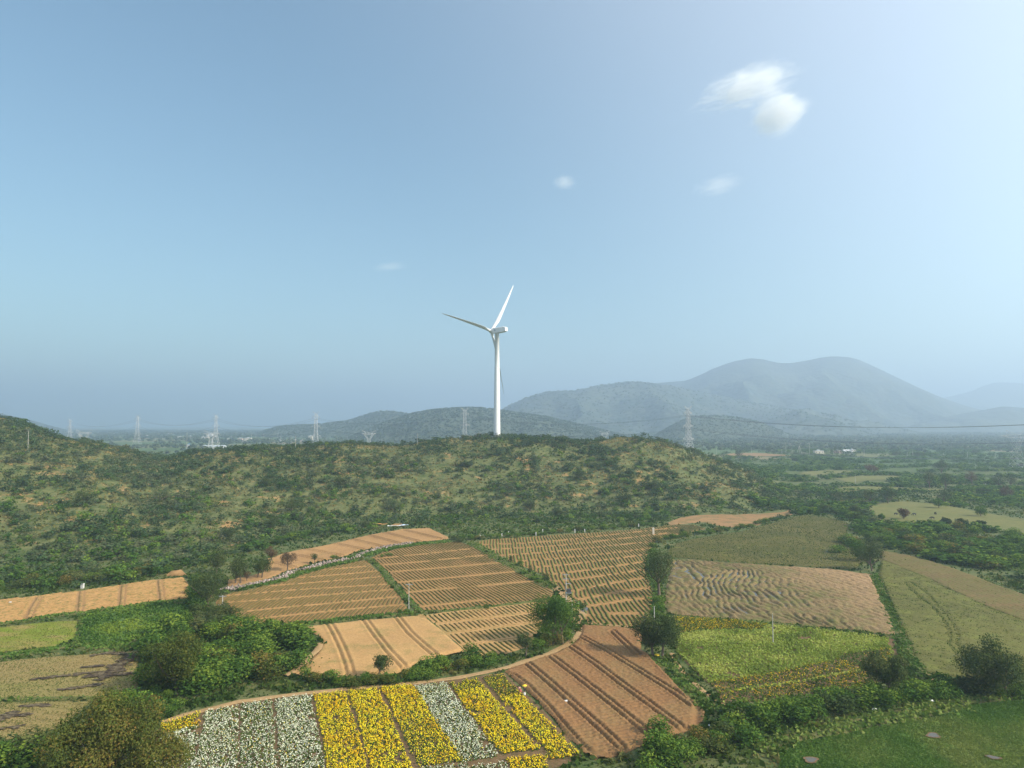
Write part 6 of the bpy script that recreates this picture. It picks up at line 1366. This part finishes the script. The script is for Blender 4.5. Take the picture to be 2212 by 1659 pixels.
# marker posts along the far edge of the terraced field
for k_, (a, b, w_) in enumerate([(114, 285, 0), (353, 268, 1), (427, 245, 2), (730, 250, 3), (804, 220, 4), (1160, 218, 5), (1268, 218, 6), (1865, 155, 7), (2028, 235, 8)]):
    x, y = P(*zC(a, b + 6)); z0 = float(terrain(x, y)); hh = 2.6 if k_ == 8 else 1.4
    lb = ['leftmost', 'second', 'third', 'fourth', 'fifth', 'sixth', 'seventh', 'eighth'][k_] + ' white marker post from the left along the far edge of the terraced field' if k_ < 8 else 'pale yellow marker pillar standing inside the far right of the terraced field'
    rt = root_at('marker_post', (x, y, z0), lb, 'marker post', 'white marker posts of the terraced field')
    mb = MB(); q = .20 if k_ < 8 else .38; mb.box(-q, q, -q, q, -.2, hh); link('shaft', mb.mesh('shaft', [M['wall_c' if k_ == 8 else 'wall_w']]), rt)
    mb = MB(); mb.add([(-q * 1.15, -q * 1.15, hh + .003), (q * 1.15, -q * 1.15, hh + .003), (q * 1.15, q * 1.15, hh + .003), (-q * 1.15, q * 1.15, hh + .003), (0, 0, hh + .25)], [(0, 1, 4), (1, 2, 4), (2, 3, 4), (3, 0, 4), (0, 3, 2, 1)]); link('cap', mb.mesh('cap', [M['wall_w']]), rt)
x, y = P(178, 1271); rt = root_at('marker_post', (x, y, float(terrain(x, y))), 'white block post at the edge of the left strip field', 'marker post')
mb = MB(); mb.box(-.35, .35, -.35, .35, -.2, 1.2); link('shaft', mb.mesh('shaft', [M['wall_w']]), rt); mb = MB(); mb.box(-.42, .42, -.42, .42, 1.203, 1.35); link('cap', mb.mesh('cap', [M['wall_w']]), rt)
# crumpled plastic sheets above the upper field
def tarp(xv, yv, w, d, mat, label, seed):
    rng = np.random.default_rng(seed); x, y = P(xv, yv); z0 = float(terrain(x, y)); nx, ny = 16, 5
    X, Y = np.meshgrid(np.linspace(-w / 2, w / 2, nx), np.linspace(-d / 2, d / 2, ny)); Zt = .5 + .9 * fbm(X * .5 + seed, Y * .8, seed, 3); Yb = Y + .25 * w * ((X / w * 2) ** 2) * .35 + rng.normal(0, .06, X.shape)
    a, b = np.meshgrid(np.arange(ny - 1), np.arange(nx - 1), indexing='ij'); q = np.stack([a * nx + b, a * nx + b + 1, (a + 1) * nx + b + 1, (a + 1) * nx + b], -1).reshape(-1, 4)
    link('plastic_sheet', qmesh('plastic_sheet', np.stack([X + x, Yb + y, Zt + z0], -1), q, [M[mat]]), None, None, None, label, 'plastic sheet')
tarp(851, 1140, 6, 1.2, 'bag', 'white crumpled plastic sheet above the right end of the upper orange field', 1)
tarp(872, 1138, 4, 1.4, 'sky_tarp', 'pale blue plastic sheet beside the white one above the upper orange field', 2)
tarp(820, 1136, 7, 1.6, 'orange_tarp', 'orange plastic strip left of the white sheet', 3)
x, y = P(857, 1138); mb = MB(); mb.tube([(-3.5, 3, -.2), (-1.5, 3, .1), (1.5, 3.4, .2), (3.5, 3, -.1)], [.3, .9, .9, .3], 9); link('earth_heap', mb.mesh('earth_heap', [M['soil_orange']], True), None, (x, y, 0), None, 'orange earth heap behind the plastic sheets', 'earth heap')
x, y = P(380, 1243); mb = MB(); mb.tube([(-3.2, 0, -.4), (-1.3, 0, .1), (1.2, .3, .3), (3.2, 0, -.2)], [.4, 1.3, 1.4, .4], 11); link('earth_heap', mb.mesh('earth_heap', [M['soil_orange']], True), None, (x, y, 0), None, 'brown earth heap at the far right end of the left strip field', 'earth heap')
# grazing cattle
def cow(xv, yv, rz, label):
    x, y, z0 = VT(xv, yv); rt = root_at('cow', (x, y, z0 + .25), label, 'cow', 'cattle grazing on the pale meadow'); rt.rotation_euler = (0, 0, rz)
    J = [((0, 0, 1.05), .34), ((.55, 0, 1.08), .32), ((-.6, 0, 1.1), .30), ((.95, 0, 1.0), .19), ((1.3, 0, .55), .13), ((1.5, 0, .22), .09),
         ((.5, .18, .6), .10), ((.5, .18, .05), .06), ((.5, -.18, .6), .10), ((.55, -.18, .05), .06), ((-.65, .18, .72), .13), ((-.78, .18, .42), .06), ((-.7, .18, .05), .055), ((-.65, -.18, .72), .13), ((-.72, -.18, .42), .06), ((-.62, -.18, .05), .055), ((-.92, 0, 1.15), .05), ((-1.0, 0, .6), .03)]
    E = [(0, 1), (0, 2), (1, 3), (3, 4), (4, 5), (1, 6), (6, 7), (1, 8), (8, 9), (2, 10), (10, 11), (11, 12), (2, 13), (13, 14), (14, 15), (2, 16), (16, 17)]
    skin_body('body', J, E, [M['blk']], rt, 1)
    mb = MB()
    for s in (-1, 1): mb.tube([(1.25, s * .08, .68), (1.15, s * .22, .78), (1.2, s * .26, .95)], [.035, .03, .01], 5)
    link('horns', mb.mesh('horns', [M['grey']]), rt)
cow(1935, 1114, .3, 'leftmost black cow grazing on the pale meadow'); cow(1975, 1115, 3.0, 'black cow grazing just right of the leafless grey tree'); cow(2021, 1113, 1.4, 'black cow seen end on, rightmost on the pale meadow'); cow(2014, 1123, 2.8, 'black cow nearest the viewer on the pale meadow'); cow(2204, 1067, .2, 'dark cow near the right edge beside the brownish trees')

# ------------------------------------------------------------------ clouds: soft volumes high outside the haze
def cloud(xv, yv, Y, w, h, dens, rotd, label, seed, sc_=1.0, thr=.5):
    sc_ *= 1.15; dens *= 1.1
    u, s = ray(xv, yv); loc = (u * Y, Y, CAM_H + s * Y); k = Y / F * 1024 / 2212.0
    m, nt, out = newmat('cloud_%d' % seed); tc = N(nt, 'ShaderNodeTexCoord')
    ln = N(nt, 'ShaderNodeVectorMath', operation='LENGTH'); nt.links.new(tc.outputs['Object'], ln.inputs[0])
    mp = N(nt, 'ShaderNodeMapping'); mp.inputs['Scale'].default_value = (1.4 * sc_, 1.4, 2.6 * sc_); mp.inputs['Location'].default_value = (seed, 0, 0); nt.links.new(tc.outputs['Object'], mp.inputs[0])
    nz = noise(nt, 2.1, 8, .66, mp.outputs[0], .7)
    ms = N(nt, 'ShaderNodeMath', operation='SUBTRACT'); ms.inputs[0].default_value = 1.0; nt.links.new(ln.outputs['Value'], ms.inputs[1])
    ad = N(nt, 'ShaderNodeMath', operation='MULTIPLY_ADD'); nt.links.new(nz.outputs[0], ad.inputs[0]); ad.inputs[1].default_value = 1.9; nt.links.new(ms.outputs[0], ad.inputs[2])
    mr = N(nt, 'ShaderNodeMapRange'); mr.clamp = True; nt.links.new(ad.outputs[0], mr.inputs[0]); mr.inputs[1].default_value = .95 + thr; mr.inputs[2].default_value = 1.75 + thr * .6; mr.inputs[4].default_value = dens
    fd = N(nt, 'ShaderNodeMapRange'); fd.clamp = True; nt.links.new(ln.outputs['Value'], fd.inputs[0]); fd.inputs[1].default_value = .98; fd.inputs[2].default_value = .6
    mm = N(nt, 'ShaderNodeMath', operation='MULTIPLY'); nt.links.new(mr.outputs[0], mm.inputs[0]); nt.links.new(fd.outputs[0], mm.inputs[1])
    pv = nt.nodes.new('ShaderNodeVolumePrincipled'); pv.inputs['Color'].default_value = (1, 1, 1, 1); pv.inputs['Anisotropy'].default_value = 0.0; nt.links.new(mm.outputs[0], pv.inputs['Density'])
    nt.links.new(pv.outputs[0], out.inputs['Volume'])
    me = bpy.data.meshes.new('cloud'); import bmesh; bm = bmesh.new(); bmesh.ops.create_icosphere(bm, subdivisions=3, radius=1.0); bm.to_mesh(me); bm.free(); me.materials.append(m)
    o = link('cloud', me, None, loc, None, label, 'cloud', 'small white clouds'); o.scale = (w * k / 2, w * k * .3, h * k / 2); o.rotation_euler = (0, -math.radians(rotd), 0)
    m.cycles.volume_step_rate = 1.0
cloud(1612, 190, 5200, 350, 130, .008, 15, 'largest wispy white cloud in the upper right sky', 1, 1.0, .42)
cloud(1682, 246, 5200, 170, 120, .011, 25, 'compact rounded white cloud just below the largest one', 2, .6, .12)
cloud(1640, 158, 5600, 240, 60, .004, 8, 'thin veil of cloud above the largest cloud', 3, 1.0, .4)
cloud(1219, 394, 5600, 70, 46, .006, 0, 'tiny round cloud in the middle of the sky above the turbine', 4, .8, .2)
cloud(1552, 400, 5600, 170, 70, .0035, 12, 'faint stretched cloud below the compact rounded one', 5, 1.0, .4)
cloud(842, 576, 7500, 110, 28, .0026, 5, 'very faint low cloud left of the turbine', 6, 1.0, .3)

# ------------------------------------------------------------------ base colours, tuned per surface
GRADE = {'soil_tan': (.72, .65, .46), 'ridge_soil': (.80, .74, .54), 'crop_thin': (.70, .60, .40), 'crop_olive': (1.1, 1.0, .65), 'crop_green': (1.1, 1.0, .6), 'soil_dry': (.98, .88, .62), 'soil_brown': (.84, .84, .66), 'soil_orange': (.74, .76, .60),
         'wet_stubble': (.80, .72, .58), 'olive_grass': (.88, .92, .58), 'dark_olive_grass': (.92, .88, .55), 'meadow_grass': (1.2, 1.3, .8), 'ground': (.86, .97, .74), 'path_earth': (.85, .80, .60), 'pale_stubble': (.95, .82, .60),
         'lime_grass': (1.0, .86, .5), 'green_plot': (1, 1, .8), 'pale_meadow': (.85, .82, .6), 'lime_leaves': (1.6, 1.3, 1.1), 'green_leaves': (1.5, 1.22, .95), 'dark_leaves': (1.3, 1.45, 1.05), 'olive_leaves': (1.15, 1.2, 1), 'flower_leaves': (1.2, 1.2, 1), 'verge_grass': (1.2, 1.2, .95), 'scrub_leaves': (.95, 1.08, .9), 'woodland_leaves': (1.2, 1.25, 1.2), 'weed_blades': (.9, .9, .65), 'red_earth': (.8, .8, .6),
         'bund_turf': (.9, .9, .7), 'soil_stripe': (1, .95, .7), 'bed_soil': (.7, .68, .55), 'yellow_blossom': (1.12, 1.15, 1), 'white_blossom': (1.15, 1.15, 1.1)}
for nm, g in GRADE.items():
    nt = bpy.data.materials[nm].node_tree
    for n in nt.nodes:
        if n.bl_idname == 'ShaderNodeMix':
            for i in (6, 7):
                if not n.inputs[i].is_linked: c = n.inputs[i].default_value; n.inputs[i].default_value = (min(.9, c[0] * g[0]), min(.9, c[1] * g[1]), min(.9, c[2] * g[2]), 1)
        elif n.bl_idname == 'ShaderNodeValToRGB':
            for e in n.color_ramp.elements: c = e.color; e.color = (min(.9, c[0] * g[0]), min(.9, c[1] * g[1]), min(.9, c[2] * g[2]), 1)
